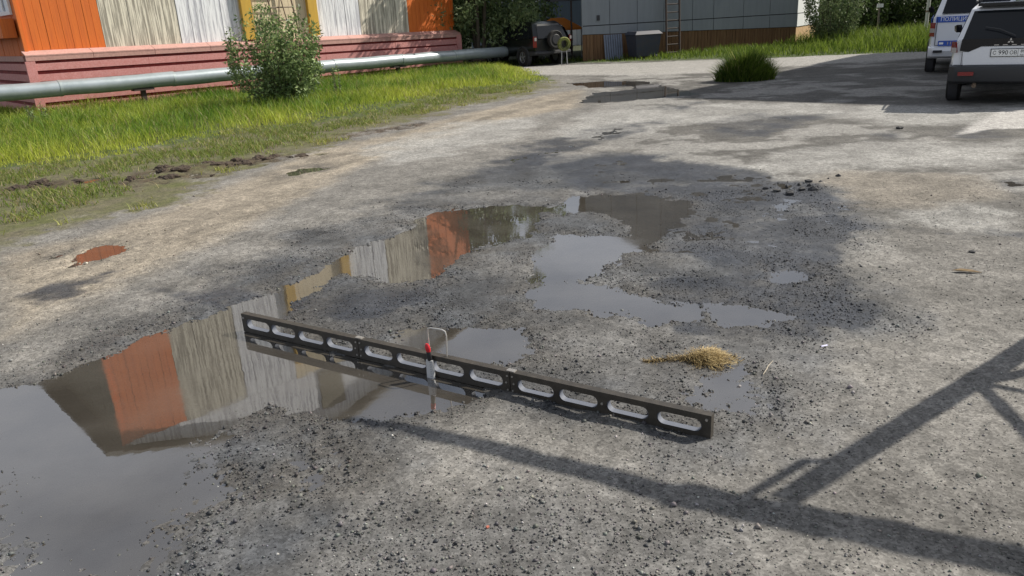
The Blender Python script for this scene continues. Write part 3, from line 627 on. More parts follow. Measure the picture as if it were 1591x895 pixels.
for sx in (-1, 1):
    for sy in (-1, 1): MB().tube([(sx*.9, sy*.7, 0), (sx*.9, sy*.7, 1.2)], .025, 6).build('post', M['white_paint'], cn_, 40)
shp = empty('porch_shelter', (2.75, 34.2, .38), R(22), 'dark porch roof on a thin post beside the grey panel house', 'shelter')
MB().prism([(-1.1, -1.1, 1.98), (1.0, -1.1, 1.98), (1.0, 1.2, 2.35), (-1.1, 1.2, 2.35)], (0, 0, .1)).build('roof', M['joint'], shp)
for sx, sy in ((-.12, -1.0), (.9, 1.0), (-1.0, 1.0)): MB().tube([(sx, sy, -.42), (sx, sy, 2.1)], .035, 8).build('post', M['dark_iron'], shp, 40)

# ------------------------------------------------------------------ house out of frame to the right: its shade lies on the road
SX, SY = sdir.x/sdir.z, sdir.y/sdir.z                       # metres a shadow travels per metre of height
OHH = 12.5
oh = empty('brown_house', (3.4+SX*OHH, 17.8+SY*OHH, 0), R(-43), 'tall brown timber house standing on the sunny side of the yard', 'building')
MB().box((6.5, 6.5, OHH/2-.1), (12.9, 12.9, OHH-.2)).build('wall', M['plank'], oh)
for s in range(4):
    for zf_ in (2.2, 5.4, 8.6):
        f = MB().box((1.8+s*3.1, .02, zf_), (1.2, .08, 1.5)).build('window', M['white_paint'], oh); MB().box((1.8+s*3.1, -.03, zf_), (1.0, .03, 1.3)).build('pane', M['glass'], f)
        f = MB().box((.02, 1.8+s*3.1, zf_), (.08, 1.2, 1.5)).build('window', M['white_paint'], oh); MB().box((-.03, 1.8+s*3.1, zf_), (.03, 1.0, 1.3)).build('pane', M['glass'], f)
MB().box((6.5, 6.5, OHH-.08), (13.0, 13.0, .16)).build('roof', M['roof'], oh)

# ------------------------------------------------------------------ braced timber gantry out of frame: its shadow crosses the gravel
GB = (5.63, 5.84)
gt = empty('timber_gantry', (GB[0], GB[1], 0), 0, 'tall braced timber gantry beside the gravel lot', 'gantry')
def sh3(sx, sy, z): return (sx+SX*z-GB[0], sy+SY*z-GB[1], z)
GZ = 2.5
MB().tube([sh3(-.87, 3.52, GZ), sh3(-.2, 3.17, GZ), sh3(.68, 2.665, GZ)], [.028, .045, .055], 10).build('arm', M['timber'], gt, 40)
MB().tube([sh3(.62, 2.70, GZ), sh3(1.75, 2.18, GZ), sh3(5.0, .68, GZ)], [.072, .08, .09], 12).build('crossbeam', M['timber'], gt, 40)
MB().tube([sh3(1.04, 2.62, GZ), sh3(5.63, 5.84, 0)], [.058, .078], 12).build('leg', M['timber'], gt, 40)
q_ = sh3(4.6, .86, GZ); MB().tube([q_, (q_[0], q_[1], 0)], .09, 12).build('leg', M['timber'], gt, 40)
K = (2.35, 3.50); KZ = GZ*(1-(K[0]-1.04)/4.59)
for (sx, sy), z, r in (((3.9, 4.05), KZ, .034), ((3.68, 2.65), KZ, .018), ((2.19, 2.42), KZ, .03)):
    MB().tube([sh3(K[0], K[1], KZ), sh3(sx, sy, z)], r, 8).build('brace', M['timber'], gt, 40)
MB().tube([sh3(.86, 2.63, GZ), sh3(1.24, 2.90, GZ-.3), sh3(1.36, 2.86, GZ-.4)], .024, 8).build('brace', M['timber'], gt, 40)

# ------------------------------------------------------------------ grass
def blade_mesh(name, x, y, z, h, wd, lean, mt, az=None):
    n = len(x); az = rng.random(n)*6.283 if az is None else az; fa = rng.random(n)*6.283
    dx, dy = np.cos(az)*lean*h, np.sin(az)*lean*h; wx, wy = np.cos(fa)*wd/2, np.sin(fa)*wd/2
    V = np.empty((n, 5, 3))
    for i, (t, k) in enumerate(((0, -1), (0, 1), (.55, -.75), (.55, .75), (1, 0))):
        V[:, i, 0] = x+dx*t*t+wx*k; V[:, i, 1] = y+dy*t*t+wy*k; V[:, i, 2] = z+h*(t-.25*lean*t*t)
    F = np.array([(0, 1, 3), (0, 3, 2), (2, 3, 4)]); FF = (F[None]+(np.arange(n)*5)[:, None, None]).reshape(-1, 3)
    me = bpy.data.meshes.new(name); me.vertices.add(n*5); me.vertices.foreach_set('co', V.ravel()); me.loops.add(len(FF)*3)
    me.loops.foreach_set('vertex_index', FF.ravel().astype(np.int32)); me.polygons.add(len(FF)); me.polygons.foreach_set('loop_start', np.arange(len(FF))*3); me.update()
    me.materials.append(mt); return me
def paint_blades(me, cols):
    set_col(me, 'albedo', np.repeat(np.clip(cols, .005, .8), 5, 0))
def grass_attr_mat(name, t):
    mt = bpy.data.materials.new(name); mt.use_nodes = True; n = mt.node_tree; p = n.nodes['Principled BSDF']; at = n.nodes.new('ShaderNodeAttribute'); at.attribute_name = 'albedo'
    tr = n.nodes.new('ShaderNodeBsdfTranslucent'); ms = n.nodes.new('ShaderNodeMixShader'); ms.inputs[0].default_value = t; p.inputs['Roughness'].default_value = .5; p.inputs['Specular IOR Level'].default_value = .25
    n.links.new(at.outputs['Color'], p.inputs['Base Color']); n.links.new(at.outputs['Color'], tr.inputs['Color']); n.links.new(p.outputs[0], ms.inputs[1]); n.links.new(tr.outputs[0], ms.inputs[2]); n.links.new(ms.outputs[0], n.nodes['Material Output'].inputs['Surface']); return mt
def grass_cols(x, y, dark_tone, light_tone, k, dry=.08):
    n = len(x); f = np.clip(k+rng.normal(0, .22, n), 0, 1)[:, None]; c = np.array(dark_tone)[None]*(1-f)+np.array(light_tone)[None]*f
    c = c*(.7+.6*rng.random((n, 1))); d = rng.random(n) < dry; c[d] = np.array([.36, .31, .15])*(.6+.6*rng.random((d.sum(), 1))); return c
def gmat(name, a, b, t): return mat(name, a, .55, island=b, transl=(t,), spec=.25)
M['grass'] = gmat('fresh_grass', (.13, .20, .012), (.36, .40, .04), .45)
M['grass_y'] = gmat('thin_dry_grass', (.13, .165, .03), (.33, .29, .12), .35)
M['verge'] = grass_attr_mat('verge_grass', .45)
M['weed'] = gmat('tall_weeds', (.05, .095, .012), (.21, .28, .045), .42)
M['straw'] = gmat('straw', (.20, .135, .055), (.60, .47, .235), .2)
def scatter(keys, n, box):
    x = box[0]+(box[1]-box[0])*rng.random(n); y = box[2]+(box[3]-box[2])*rng.random(n); return x, y
def gh_(x, y): return ground_fields(x, y)[0]
# tall verge in front of the pipe
x, y = scatter('tall', 420000, (-24, 3, 10, 34)); d = region('tall', x, y)+(fbm(x, y, 1.5, 3, 3)-.5)*.8
cl = fbm(x, y, .9, 4, 13); k = (d < .0) & (rng.random(len(x)) < np.clip(.35+1.6*(cl-.3), .15, 1))
x, y, cl, d = x[k], y[k], cl[k], d[k]; rr = np.hypot(x, y)
h = (.07+.21*sstep(0, -1.5, d))*(.5+.9*rng.random(len(x))**1.4)*(.55+.95*cl)
me = blade_mesh('grass_verge', x, y, gh_(x, y)-.02, h, (.005+.0004*rr)*(.6+.8*rng.random(len(x))), .2+.55*rng.random(len(x)), M['verge'])
paint_blades(me, grass_cols(x, y, (.10, .20, .022), (.45, .50, .075), .15+.75*sstep(-2.4, -.2, d)+1.3*(fbm(x, y, .55, 3, 51)-.5)))  # yellower towards the edge of the verge, darker green inside
tag(link('grass_verge', me), kind='stuff')
# short worn grass at the edge of the track
x, y = scatter('short', 420000, (-14, 3, 6.5, 33)); d = region('short', x, y); cl = fbm(x, y, 1.7, 4, 17)+.5*(fbm(x, y, 7, 3, 23)-.5)
k = (d < .15) & (rng.random(len(x)) < sstep(.26, .56, cl-.30*sstep(-1.1, .1, d))) & (region('soil', x, y)+(fbm(x, y, 5, 3, 6)-.5)*.6 > .20)
x, y = x[k], y[k]; n = len(x)
me = blade_mesh('short_grass', x, y, gh_(x, y)-.006, (.03+.08*rng.random(n))*(1+.5*(fbm(x, y, .7, 2, 30))), .008+.006*rng.random(n), .5+.6*rng.random(n), M['verge'])
paint_blades(me, grass_cols(x, y, (.12, .19, .03), (.30, .31, .08), .25+.7*sstep(-.9, .1, region('short', x, y)), .2))
tag(link('short_grass', me), kind='stuff')
# weeds across the road
x, y = scatter('far_grass', 90000, (-4, 30, 24, 56)); d = region('far_grass', x, y)+(fbm(x, y, .8, 3, 5)-.5); k = d < 0
x, y, d = x[k], y[k], d[k]; n = len(x); cl = fbm(x, y, .45, 4, 41)
me = blade_mesh('roadside_weeds', x, y, gh_(x, y)-.03, (.2+.55*sstep(0, -2.2, d))*(.45+.55*sstep(11.5, 15, x))*(.5+.7*rng.random(n))*(.5+cl), .022+.02*rng.random(n), .2+.4*rng.random(n), M['weed'])
tag(link('roadside_weeds', me), kind='stuff')
# beyond the buildings: rough grass
# tuft on the road edge
def tuft(name, loc, rx, ry, hh, n, mt, label, wd=.014, cat='grass'):
    a = rng.random(n)*6.283; r = np.sqrt(rng.random(n)); px = np.cos(a)*r*rx; py = np.sin(a)*r*ry
    hgt = hh*(1.05-.5*r*r)*(.35+.75*rng.random(n)); lean = .25+.9*r*rng.random(n)
    mound = MB(); rings = []
    for q, zz_ in ((1.0, -.04), (.86, hh*.12), (.55, hh*.24), (.15, hh*.30)):
        rings.append([(math.cos(t*.5236)*rx*q*(1+.1*math.sin(t*2.7)), math.sin(t*.5236)*ry*q, zz_) for t in range(12)])
    mound.loft(rings)
    e = empty(name, loc, 0, label, cat)
    mound.build('mound', mat(name+'_soil', (.035, .045, .015), .9), e, 60)
    tall_ = rng.random(n) < .02; hgt = np.where(tall_, hgt*1.5, hgt); out_ = rng.random(n) < .25
    px = np.where(out_, px*1.22, px); py = np.where(out_, py*1.15, py); lean = np.where(tall_, .25, lean)
    me = blade_mesh('blades', px, py, np.maximum(0, hh*.3*(1-r*r))-.03, hgt, wd*(.5+.8*rng.random(n)), lean, M['verge'], az=a+rng.normal(0, .8, n))
    paint_blades(me, grass_cols(px+20, py, (.035, .075, .012), (.20, .27, .04), .1+.7*rng.random(n)**2+.25*(px/rx), .04)); link('blades', me, e)  # blades lighter to the right, darker left: sun and shade put into colour
    return e
tuft('grass_tuft', (6.4, 20.75, 0), .62, .45, .72, 5200, M['weed'], 'bushy green grass tuft at the corner of the lot and the concrete road', .02)

# ------------------------------------------------------------------ leafy plants
def leaf_cloud(n, centres, radii, size, droop=.0, squash=1.0):
    """many small two-triangle leaves spread through several uneven clumps"""
    ci = rng.integers(0, len(centres), n); c = np.array(centres)[ci]; rd = np.array(radii)[ci]
    v = rng.normal(size=(n, 3)); v /= np.linalg.norm(v, axis=1)[:, None]; q = rng.random(n)**.45
    p = c+v*(rd*q)[:, None]*np.array([1, 1, squash])
    ax = rng.normal(size=(n, 3)); ax[:, 2] -= droop; ax /= np.linalg.norm(ax, axis=1)[:, None]
    b = np.cross(ax, rng.normal(size=(n, 3))); b /= np.linalg.norm(b, axis=1)[:, None]
    s = size*(.6+.8*rng.random(n)); V = np.empty((n, 4, 3))
    V[:, 0] = p; V[:, 1] = p+ax*(s*.5)[:, None]+b*(s*.2)[:, None]; V[:, 2] = p+ax*s[:, None]; V[:, 3] = p+ax*(s*.5)[:, None]-b*(s*.2)[:, None]
    return V.reshape(-1, 3), n
def leaf_mesh(name, V, n, mt):
    me = bpy.data.meshes.new(name); me.vertices.add(len(V)); me.vertices.foreach_set('co', V.ravel().astype(np.float32))
    me.loops.add(n*4); me.loops.foreach_set('vertex_index', np.arange(n*4, dtype=np.int32)); me.polygons.add(n); me.polygons.foreach_set('loop_start', np.arange(n)*4); me.update()
    me.materials.append(mt); return me
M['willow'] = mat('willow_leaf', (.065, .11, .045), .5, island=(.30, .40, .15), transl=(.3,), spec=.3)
M['willow_lit'] = mat('lit_willow_leaf', (.065, .11, .042), .5, island=(.24, .30, .14), transl=(.35,), spec=.3)  # leaves lightened so the shaded willow looks sunlit
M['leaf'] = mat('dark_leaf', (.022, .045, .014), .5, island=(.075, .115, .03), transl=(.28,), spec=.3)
M['bark'] = mat('bark', (.10, .08, .06), .9, streak=[(12, .6, (.05, .04, .03), .45, .65, .2)])
M['birch'] = mat('birch_bark', (.62, .60, .56), .8, noise=[(6, .8, (.08, .07, .06))])
def tree(name, loc, h, spread, n, size, label, low=.12, mt='willow', bk='bark', group=None, stems=1, lean=0., trunk_r=.09, skirt=0, zmin=.05):
    e = empty(name, loc, random.uniform(0, 6), label, 'tree' if 'tree' in name else 'bush', group)
    tips = []; tr = None
    for s in range(stems):
        a = 6.283*s/max(stems, 1)+random.uniform(-.4, .4); o = .0 if stems == 1 else .12
        out = (0.1 if stems == 1 else spread*.35)
        p = [Vector((math.cos(a)*(o+out*t), math.sin(a)*(o+out*t), h*.86*t)) + Vector((random.uniform(-.05, .05), random.uniform(-.05, .05), 0)) for t in (0, .25, .5, .75, 1)]
        p[0].z = -.08
        tb = MB().tube(p, [trunk_r*(1-.8*t) for t in (0, .25, .5, .75, 1)], 8).build('trunk', M[bk], e, 50)
        nl = 7 if stems == 1 else 4
        lm = MB()
        for i in range(nl):
            t = .2+.75*(i+.5)/nl; b0 = p[min(int(t*4), 3)].lerp(p[min(int(t*4)+1, 4)], (t*4) % 1); aa = a+2.4*i+random.uniform(-.4, .4)
            ln = spread*(.55+.5*random.random())*(1-.45*t)
            b1 = b0+Vector((math.cos(aa)*ln*.55, math.sin(aa)*ln*.55, ln*.22)); b2 = b0+Vector((math.cos(aa)*ln, math.sin(aa)*ln, ln*.18+random.uniform(-.1, .3)*ln))
            lm.tube([b0, b1, b2], [trunk_r*.4, trunk_r*.25, trunk_r*.08], 5); tips += [(b1, .55), (b2, .8)]
        tips.append((p[4], .7)); tips.append((p[3], .6)); lm.build('limb', M[bk], tb, 50)
    cs, rs = [], []
    for q, k in tips:
        for _ in range(2):
            cs.append((q.x+random.uniform(-.3, .3)*spread, q.y+random.uniform(-.3, .3)*spread, max(h*low+random.uniform(0, .25)*h, q.z+random.uniform(-.25, .12)*h))); rs.append(spread*random.uniform(.18, .36)*k*1.15)
    for q in range(skirt):
        a = random.uniform(0, 6.283); r_ = spread*random.uniform(.2, 1.05); cs.append((math.cos(a)*r_, math.sin(a)*r_, random.uniform(.15, .42)*min(h, 6))); rs.append(spread*random.uniform(.25, .45))
    V, n_ = leaf_cloud(n, cs, rs, size, .5)
    V[:, 2] = np.maximum(V[:, 2], zmin)
    link('crown', leaf_mesh('crown', V, n_, M[mt]), e)
    return e
# willow bush in front of the pipe
def willow_bush(name, loc, h, spread, stems, per, size, label, mt, seed):
    rs = random.Random(seed); e = empty(name, loc, 0, label, 'bush'); sb = MB(); P = []
    for s in range(stems):
        a = rs.uniform(0, 6.283); sp = spread*rs.uniform(.1, 1)**.8; hh = h*rs.choice((.45, .6, .75, .88, 1.0))*rs.uniform(.88, 1.05)*(1-.2*(sp/spread)**2)
        b0 = Vector((math.cos(a)*.12, math.sin(a)*.12, -.05)); b1 = Vector((math.cos(a)*sp*.95, math.sin(a)*sp*.95, hh*.38)); b2 = Vector((math.cos(a)*sp, math.sin(a)*sp, hh))
        pts = [b0*(1-t)**2+b1*2*t*(1-t)+b2*t*t for t in (0, .25, .5, .75, 1)]; sb.tube(pts, [.014, .012, .009, .006, .003], 5)
        for _ in range(per):
            t = rs.uniform(.03, 1)**.85; q = b0*(1-t)**2+b1*2*t*(1-t)+b2*t*t; k = .17*(1-.6*t)*spread
            P.append(q+Vector((rs.gauss(0, k*.55), rs.gauss(0, k*.55), rs.gauss(0, k*.5))))
    sb.build('stems', M['bark'], e, 50)
    c = [(p.x, p.y, max(.05, p.z)) for p in P]; n = len(c)
    global rng
    V, _ = leaf_cloud(n, [(0, 0, 0)], [0.0], size, -.3); V = V.reshape(n, 4, 3)+np.array(c)[:, None, :]
    link('foliage', leaf_mesh('foliage', V.reshape(-1, 3), n, M[mt]), e); return e
willow_bush('willow_bush', (-5.72, 20.6, 0), 2.6, 1.3, 70, 200, .10, 'tall leafy willow bush growing in the grass in front of the silvery pipe', 'willow', 3)
willow_bush('willow_sapling', (-4.55, 22.4, 0), 1.05, .22, 5, 40, .07, 'small thin sapling in the grass just right of the tall willow bush', 'willow', 5)
willow_bush('weed_clump', (-10.9, 18.6, 0), .62, .35, 10, 35, .06, 'low grey-green weed clump under the pipe near the hall corner', 'willow', 9)
# trees
tree('willow_tree', (-.75, 32.9, 0), 10.5, 2.2, 28000, .17, 'large willow tree behind the end of the pipe, right of the orange wall', .11, 'willow_lit', stems=4, skirt=26, zmin=.62)
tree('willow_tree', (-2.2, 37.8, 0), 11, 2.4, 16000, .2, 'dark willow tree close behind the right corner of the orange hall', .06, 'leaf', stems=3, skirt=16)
tree('willow_tree', (1.5, 39.6, 0), 10.5, 2.0, 12000, .19, 'willow tree half hidden behind the large willow by the pipe end', .1, 'willow', stems=2, skirt=5)
tree('birch_tree', (2.35, 41.0, 0), 8.5, 1.7, 3500, .16, 'pale-trunked birch between the large willow and the grey panel house', .55, 'willow', 'birch', trunk_r=.13)
willow_bush('willow_bush', (14.4, 34.6, 0), 3.6, 1.25, 44, 170, .13, 'rounded bush at the sunlit right corner of the grey panel house', 'willow_lit', 14)
G_ = 'trees in the dark wood beyond the weeds'
wood = [(17.2, 43.0, 7, 2.2, 'leaf', 'birch', 'slim pale-trunked tree right behind the corner bush'), (19.6, 45.2, 8, 2.4, 'leaf', 'birch', 'pale-trunked tree second from the corner bush in the dark wood'), (21.8, 43.5, 7, 2.4, 'leaf', 'bark', 'dark tree behind the short white-topped stake'),
        (24.4, 45.5, 8, 2.6, 'leaf', 'bark', 'dark tree left of the pale lamp pole'), (26.6, 43.2, 7, 2.4, 'leaf', 'bark', 'dark tree behind the pale lamp pole'), (29.2, 44.6, 8, 2.6, 'leaf', 'bark', 'dark tree behind the police car'),
        (32.0, 46.0, 8, 2.8, 'leaf', 'bark', 'dark tree at the far right end of the wood'), (16.6, 49.5, 9, 2.8, 'leaf', 'bark', 'dark back tree left in the wood'), (21.0, 50.5, 9, 3.0, 'leaf', 'bark', 'dark back tree in the middle of the wood'), (26.0, 51, 9, 3.0, 'leaf', 'bark', 'dark back tree right in the wood'), (31.0, 52, 9, 3.0, 'leaf', 'bark', 'dark back tree rightmost in the wood')]
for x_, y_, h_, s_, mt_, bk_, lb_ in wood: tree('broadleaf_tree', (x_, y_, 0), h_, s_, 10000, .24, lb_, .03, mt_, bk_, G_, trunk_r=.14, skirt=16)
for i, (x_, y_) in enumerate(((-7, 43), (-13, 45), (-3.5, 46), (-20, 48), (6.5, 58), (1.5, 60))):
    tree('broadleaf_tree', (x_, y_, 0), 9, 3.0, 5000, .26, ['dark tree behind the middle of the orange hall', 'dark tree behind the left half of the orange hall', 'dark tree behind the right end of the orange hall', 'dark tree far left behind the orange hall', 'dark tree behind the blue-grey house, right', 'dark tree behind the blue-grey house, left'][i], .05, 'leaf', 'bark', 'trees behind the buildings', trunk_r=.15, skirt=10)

us = [(18.3, 40.4, 'low dark shrub at the left edge of the wood, behind the corner bush'), (20.4, 40.9, 'low dark shrub behind the short white-topped stake'), (22.6, 40.2, 'low dark shrub left of the pale lamp pole'), (24.8, 40.8, 'low dark shrub directly behind the pale lamp pole'), (27.2, 40.2, 'low dark shrub just right of the pale lamp pole'), (29.8, 41.2, 'low dark shrub behind the police car'), (32.6, 41.5, 'low dark shrub at the right end of the wood')]
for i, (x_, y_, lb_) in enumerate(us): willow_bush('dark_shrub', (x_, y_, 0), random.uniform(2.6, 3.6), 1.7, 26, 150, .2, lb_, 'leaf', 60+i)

# ------------------------------------------------------------------ posts across the road
pp_ = empty('lamp_pole', (18.7, 35.2, 0), 0, 'pale painted metal pole standing in the weeds left of the police car', 'pole')
MB().tube([(0, 0, 0), (-.02, 0, 3), (-.05, 0, 7)], [.075, .07, .055], 12).build('shaft', mat('pale_pole_paint', (.56, .57, .54), .6, noise=[(5, .4, (.36, .36, .33))]), pp_, 40)
MB().tube([(0, 0, 1.15), (0, 0, 1.22)], .085, 12).build('collar', M['iron'], pp_, 40)
sk = empty('marker_stake', (17.6, 37.4, 0), .3, 'short wooden stake with a white top board among the weeds', 'stake')
MB().box((0, 0, .7), (.07, .05, 1.4)).build('post', M['timber'], sk); MB().box((0, -.03, 1.5), (.34, .04, .16)).build('board', M['white_paint'], sk)

# ------------------------------------------------------------------ three-metre straightedge
BL, BR = Vector((-1.815, 4.811, 0)), Vector((.882, 3.115, 0)); BU = (BR-BL).normalized(); BA = math.atan2(BU.y, BU.x); LEN = (BR-BL).length
beam = empty('straightedge', (BL.x, BL.y, -.003), BA, 'long black slotted metal straightedge lying across the puddle', 'straightedge')
M['beam'] = mat('black_brown_paint', (.030, .026, .021), .5, noise=[(9, .45, (.055, .046, .036)), (60, .3, (.02, .017, .014)), (23, .25, (.11, .095, .075))], bump=(120, .08, .0006))
M['alu'] = mat('raw_aluminium', (.115, .13, .165), .7, noise=[(30, .3, (.16, .17, .2))])
M['bolt'] = mat('steel_bolt', (.45, .43, .40), .4, metal=.7, noise=[(80, .4, (.2, .18, .15))])
BH, BT = .128, .042
slots = [.150, .385, .631, .875, 1.184, 1.432, 1.692, 1.945, 2.254, 2.502, 2.770, 3.032]; SW, SHT, SZ = .220, .067, .064
secs = [(0, 1.028), (1.032, 2.098), (2.102, LEN)]
def stadium(cx, y, n=10):
    r = SHT/2; L = SW/2-r; o = []
    for i in range(n+1): a = -math.pi/2+math.pi*i/n; o.append((cx+L+math.cos(a)*r, y, SZ+math.sin(a)*r))
    for i in range(n+1): a = math.pi/2+math.pi*i/n; o.append((cx-L+math.cos(a)*r, y, SZ+math.sin(a)*r))
    return o
for a, b in secs:
    bm = bmesh.new(); sl = [s for s in slots if a < s < b]
    outer = [(a, BH), (a, 0), (b, 0), (b, BH)]; fr_, bk_ = [], []
    for y, store in ((0, fr_), (BT, bk_)):
        vs = [bm.verts.new((x, y, z)) for x, z in ((a, 0), (b, 0), (b, BH), (a, BH))]; ed = [bm.edges.new((vs[i], vs[(i+1) % 4])) for i in range(4)]; store.append(vs)
        for s in sl:
            lv = [bm.verts.new(p) for p in stadium(s, y)]; ed += [bm.edges.new((lv[i], lv[(i+1) % len(lv)])) for i in range(len(lv))]; store.append(lv)
        bmesh.ops.triangle_fill(bm, edges=ed, use_beauty=True)
    for i in range(4): bm.faces.new((fr_[0][i], fr_[0][(i+1) % 4], bk_[0][(i+1) % 4], bk_[0][i]))
    bmesh.ops.recalc_face_normals(bm, faces=bm.faces)
    me = bpy.data.meshes.new('section'); bm.to_mesh(me); bm.free(); me.materials.append(M['beam']); link('section', me, beam)
    for s in sl:                                            # pale inner lips of the slots
        tb = MB(); A = stadium(s, .0025); B = stadium(s, BT-.0025); n = len(A); sc = .97
        f = lambda P, k: [((p[0]-s)*k+s, p[1], (p[2]-SZ)*k+SZ) for p in P]
        tb.loft([f(A, .995), f(B, .995), f(B, sc), f(A, sc), f(A, .995)], cap=False); tb.build('slot_lip', M['alu'], beam, 50)
for x_ in (1.03, 2.10):
    for dx_, dz_ in ((-.012, .105), (.012, .105), (-.018, .064), (.018, .064), (-.012, .022), (.012, .022)):
        MB().tube([(x_+dx_*1.3, -.004, dz_), (x_+dx_*1.3, .003, dz_)], .0055, 10).build('bolt', M['bolt'], beam, 40)
for x_, z_ in ((2.636, .066), (3.165, .104), (.02, .10)): MB().tube([(x_, -.005, z_), (x_, .003, z_)], .007, 10).build('bolt', M['bolt'], beam, 40)
for x_ in (1.03, 2.10): MB().box((x_, BT/2, BH+.002), (.05, .03, .004)).build('hinge_leaf', M['bolt'], beam)
# wire carrying handle
hp = [(1.555, BT*.6, BH-.01), (1.552, BT*.6, BH+.125), (1.556, BT*.6, BH+.148), (1.575, BT*.6, BH+.155), (1.655, BT*.6, BH+.158), (1.676, BT*.6, BH+.150), (1.682, BT*.6, BH+.125), (1.672, BT*.6, BH-.01)]
MB().tube(hp, .0042, 8).build('wire_handle', mat('bright_wire', (.62, .60, .56), .35, metal=.6), beam, 50)
# mud crumbs on its top edge
# measuring wedge pressed against the near face
gp = BL+BU*1.585; nrm = Vector((BU.y, -BU.x, 0))
wg = empty('wedge_gauge', (gp.x+nrm.x*.012, gp.y+nrm.y*.012, -.008), BA+R(3), 'pale metal wedge gauge with red and black grip held upright against the straightedge', 'gauge')
MB().prism([(-.024, 0, 0), (.024, 0, 0), (.021, 0, .112), (-.021, 0, .112)], (0, -.016, 0)).build('wedge', mat('satin_steel', (.55, .56, .57), .42, metal=.35, streak=[(40, .3, (.42, .43, .44), .45, .65, .1)]), wg)
for k in range(9): MB().box((.010, -.0168, .014+k*.011), (.018 if k % 2 == 0 else .011, .0008, .0013)).build('scale_mark', M['joint'], wg)
def ell(z, rx, ry, ox=0): return [(ox+math.cos(t*.5236)*rx, -.008+math.sin(t*.5236)*ry, z) for t in range(12)]
MB().loft([ell(.108, .013, .009), ell(.12, .0155, .012), ell(.150, .014, .012, -.002), ell(.165, .013, .011, -.003)]).build('black_grip', mat('black_rubber', (.014, .014, .015), .55), wg, 40)
MB().loft([ell(.163, .0135, .0115, -.003), ell(.178, .016, .013, -.005), ell(.198, .015, .012, -.008), ell(.210, .008, .006, -.009)]).build('red_grip', mat('red_plastic', (.50, .012, .02), .4), wg, 40)

# ------------------------------------------------------------------ small things on the lot
e = empty('dry_grass_clump', (1.03, 3.97, 0), R(-4), 'heap of dry straw-coloured grass lying on the wet gravel', 'dry grass')
sV = MB()
for i in range(2300):
    if random.random() < .15: hx = random.uniform(-.27, -.02); hy = random.gauss(.008, .03)*(1+hx/.30); hz = .004+random.random()*.035*(1+hx/.3)
    else: hx = random.gauss(.05, .062); hy = random.gauss(0, .036); q = max(0, 1-(hx-.055)**2/.024-hy**2/.008); hz = .004+random.random()*.062*q
    an = random.gauss(math.pi, .35) if hx < -.04 else random.uniform(0, 6.283); ln = random.uniform(.025, .075); cu = random.uniform(-2.2, 2.2); p = Vector((hx, hy, hz)); wd_ = random.uniform(.0008, .0014); P = []
    for k in range(4):
        d_ = Vector((math.cos(an+cu*k/3), math.sin(an+cu*k/3), 0)); sd2 = Vector((-d_.y, d_.x, .4)).normalized()*wd_; P += [p-sd2, p+sd2]
        p = p+d_*ln/3+Vector((0, 0, random.uniform(-.006, .007))); p.z = max(p.z, .003)
    sV.add(P, [(0, 1, 3, 2), (2, 3, 5, 4), (4, 5, 7, 6)])
sV.build('stalks', M['straw'], e)
def lump(name, loc, r, label, mt, cat, group=None, sq=.55, sub=2, seed=0):
    rough = .12 if sub < 3 else .09
    bm = bmesh.new(); bmesh.ops.create_icosphere(bm, subdivisions=sub, radius=r); rs = random.Random(seed)
    ph = [rs.uniform(0, 6) for _ in range(6)]
    for v in bm.verts:
        k = 1+.22*math.sin(v.co.x/r*2.7+ph[0])+.18*math.sin(v.co.y/r*3.9+ph[1])+.14*math.sin(v.co.z/r*4.8+ph[2])+rs.uniform(-rough, rough)+(.16*math.sin(v.co.x/r*9+ph[4])*math.sin(v.co.y/r*8+ph[5]) if sub > 2 else 0); v.co *= k; v.co.z *= sq; v.co.x *= 1+.4*math.sin(ph[3])
    me = bpy.data.meshes.new(name); bm.to_mesh(me); bm.free(); me.materials.append(mt); o = link(name, me); o.location = loc; o.rotation_euler = (0, 0, ph[4]); return tag(o, label, cat, group)
CL = mat('dark_mud', (.050, .035, .024), .95, noise=[(14, .6, (.085, .062, .042)), (40, .5, (.03, .022, .016))], bump=(40, .9, .03))
rc = random.Random(5)
for i in range(34):
    cx_, cy_, sx_, sy_ = ((-6.35, 10.78, .36, .13), (-5.1, 11.45, .22, .12), (-4.35, 11.72, .34, .10), (-3.75, 12.0, .2, .06), (-5.0, 10.75, .34, .10))[i % 5]
    lump('mud_clod', (rc.gauss(cx_, sx_), rc.gauss(cy_, sy_), -.012), rc.uniform(.04, .115), 'dark churned mud clod in the row along the worn grass edge', CL, 'mud clod', 'mud clods along the grass edge', .62, 3, i)
RB = mat('broken_asphalt', (.035, .036, .038), .85, bump=(60, .5, .004))
rub = [(2.62, 8.05), (2.78, 8.22), (2.95, 8.3), (3.1, 8.42), (2.7, 7.9), (2.88, 8.05), (3.02, 8.2), (3.2, 8.35), (2.55, 8.2), (3.35, 8.5), (2.98, 8.0), (3.5, 8.6)]
for i, (x_, y_) in enumerate(rub): lump('asphalt_crumb', (x_+.25, y_-.05, .01), random.uniform(.02, .05), 'black broken asphalt crumb in the heap at the far edge of the brown patch', RB, 'asphalt crumb', 'asphalt crumbs at the pothole edge', .7, 1, i+40)
for i, (x_, y_, r_, lb_) in enumerate(((4.86, 6.55, .025, 'small dark stone alone on the pale asphalt near the right edge'), (5.95, 11.6, .05, 'dark stone on the pale road in front of the white car'), (3.55, 5.6, .02, 'tiny dark stone right of the dry leaf'))): lump('dark_stone', (x_, y_, .015), r_, lb_, RB, 'stone', None, .7, 2, i+70)
lf = MB(); Lp = [(-.085, 0, .006), (-.03, .022, .016), (.04, .018, .012), (.10, -.012, .004), (.03, -.024, .010), (-.04, -.02, .014)]
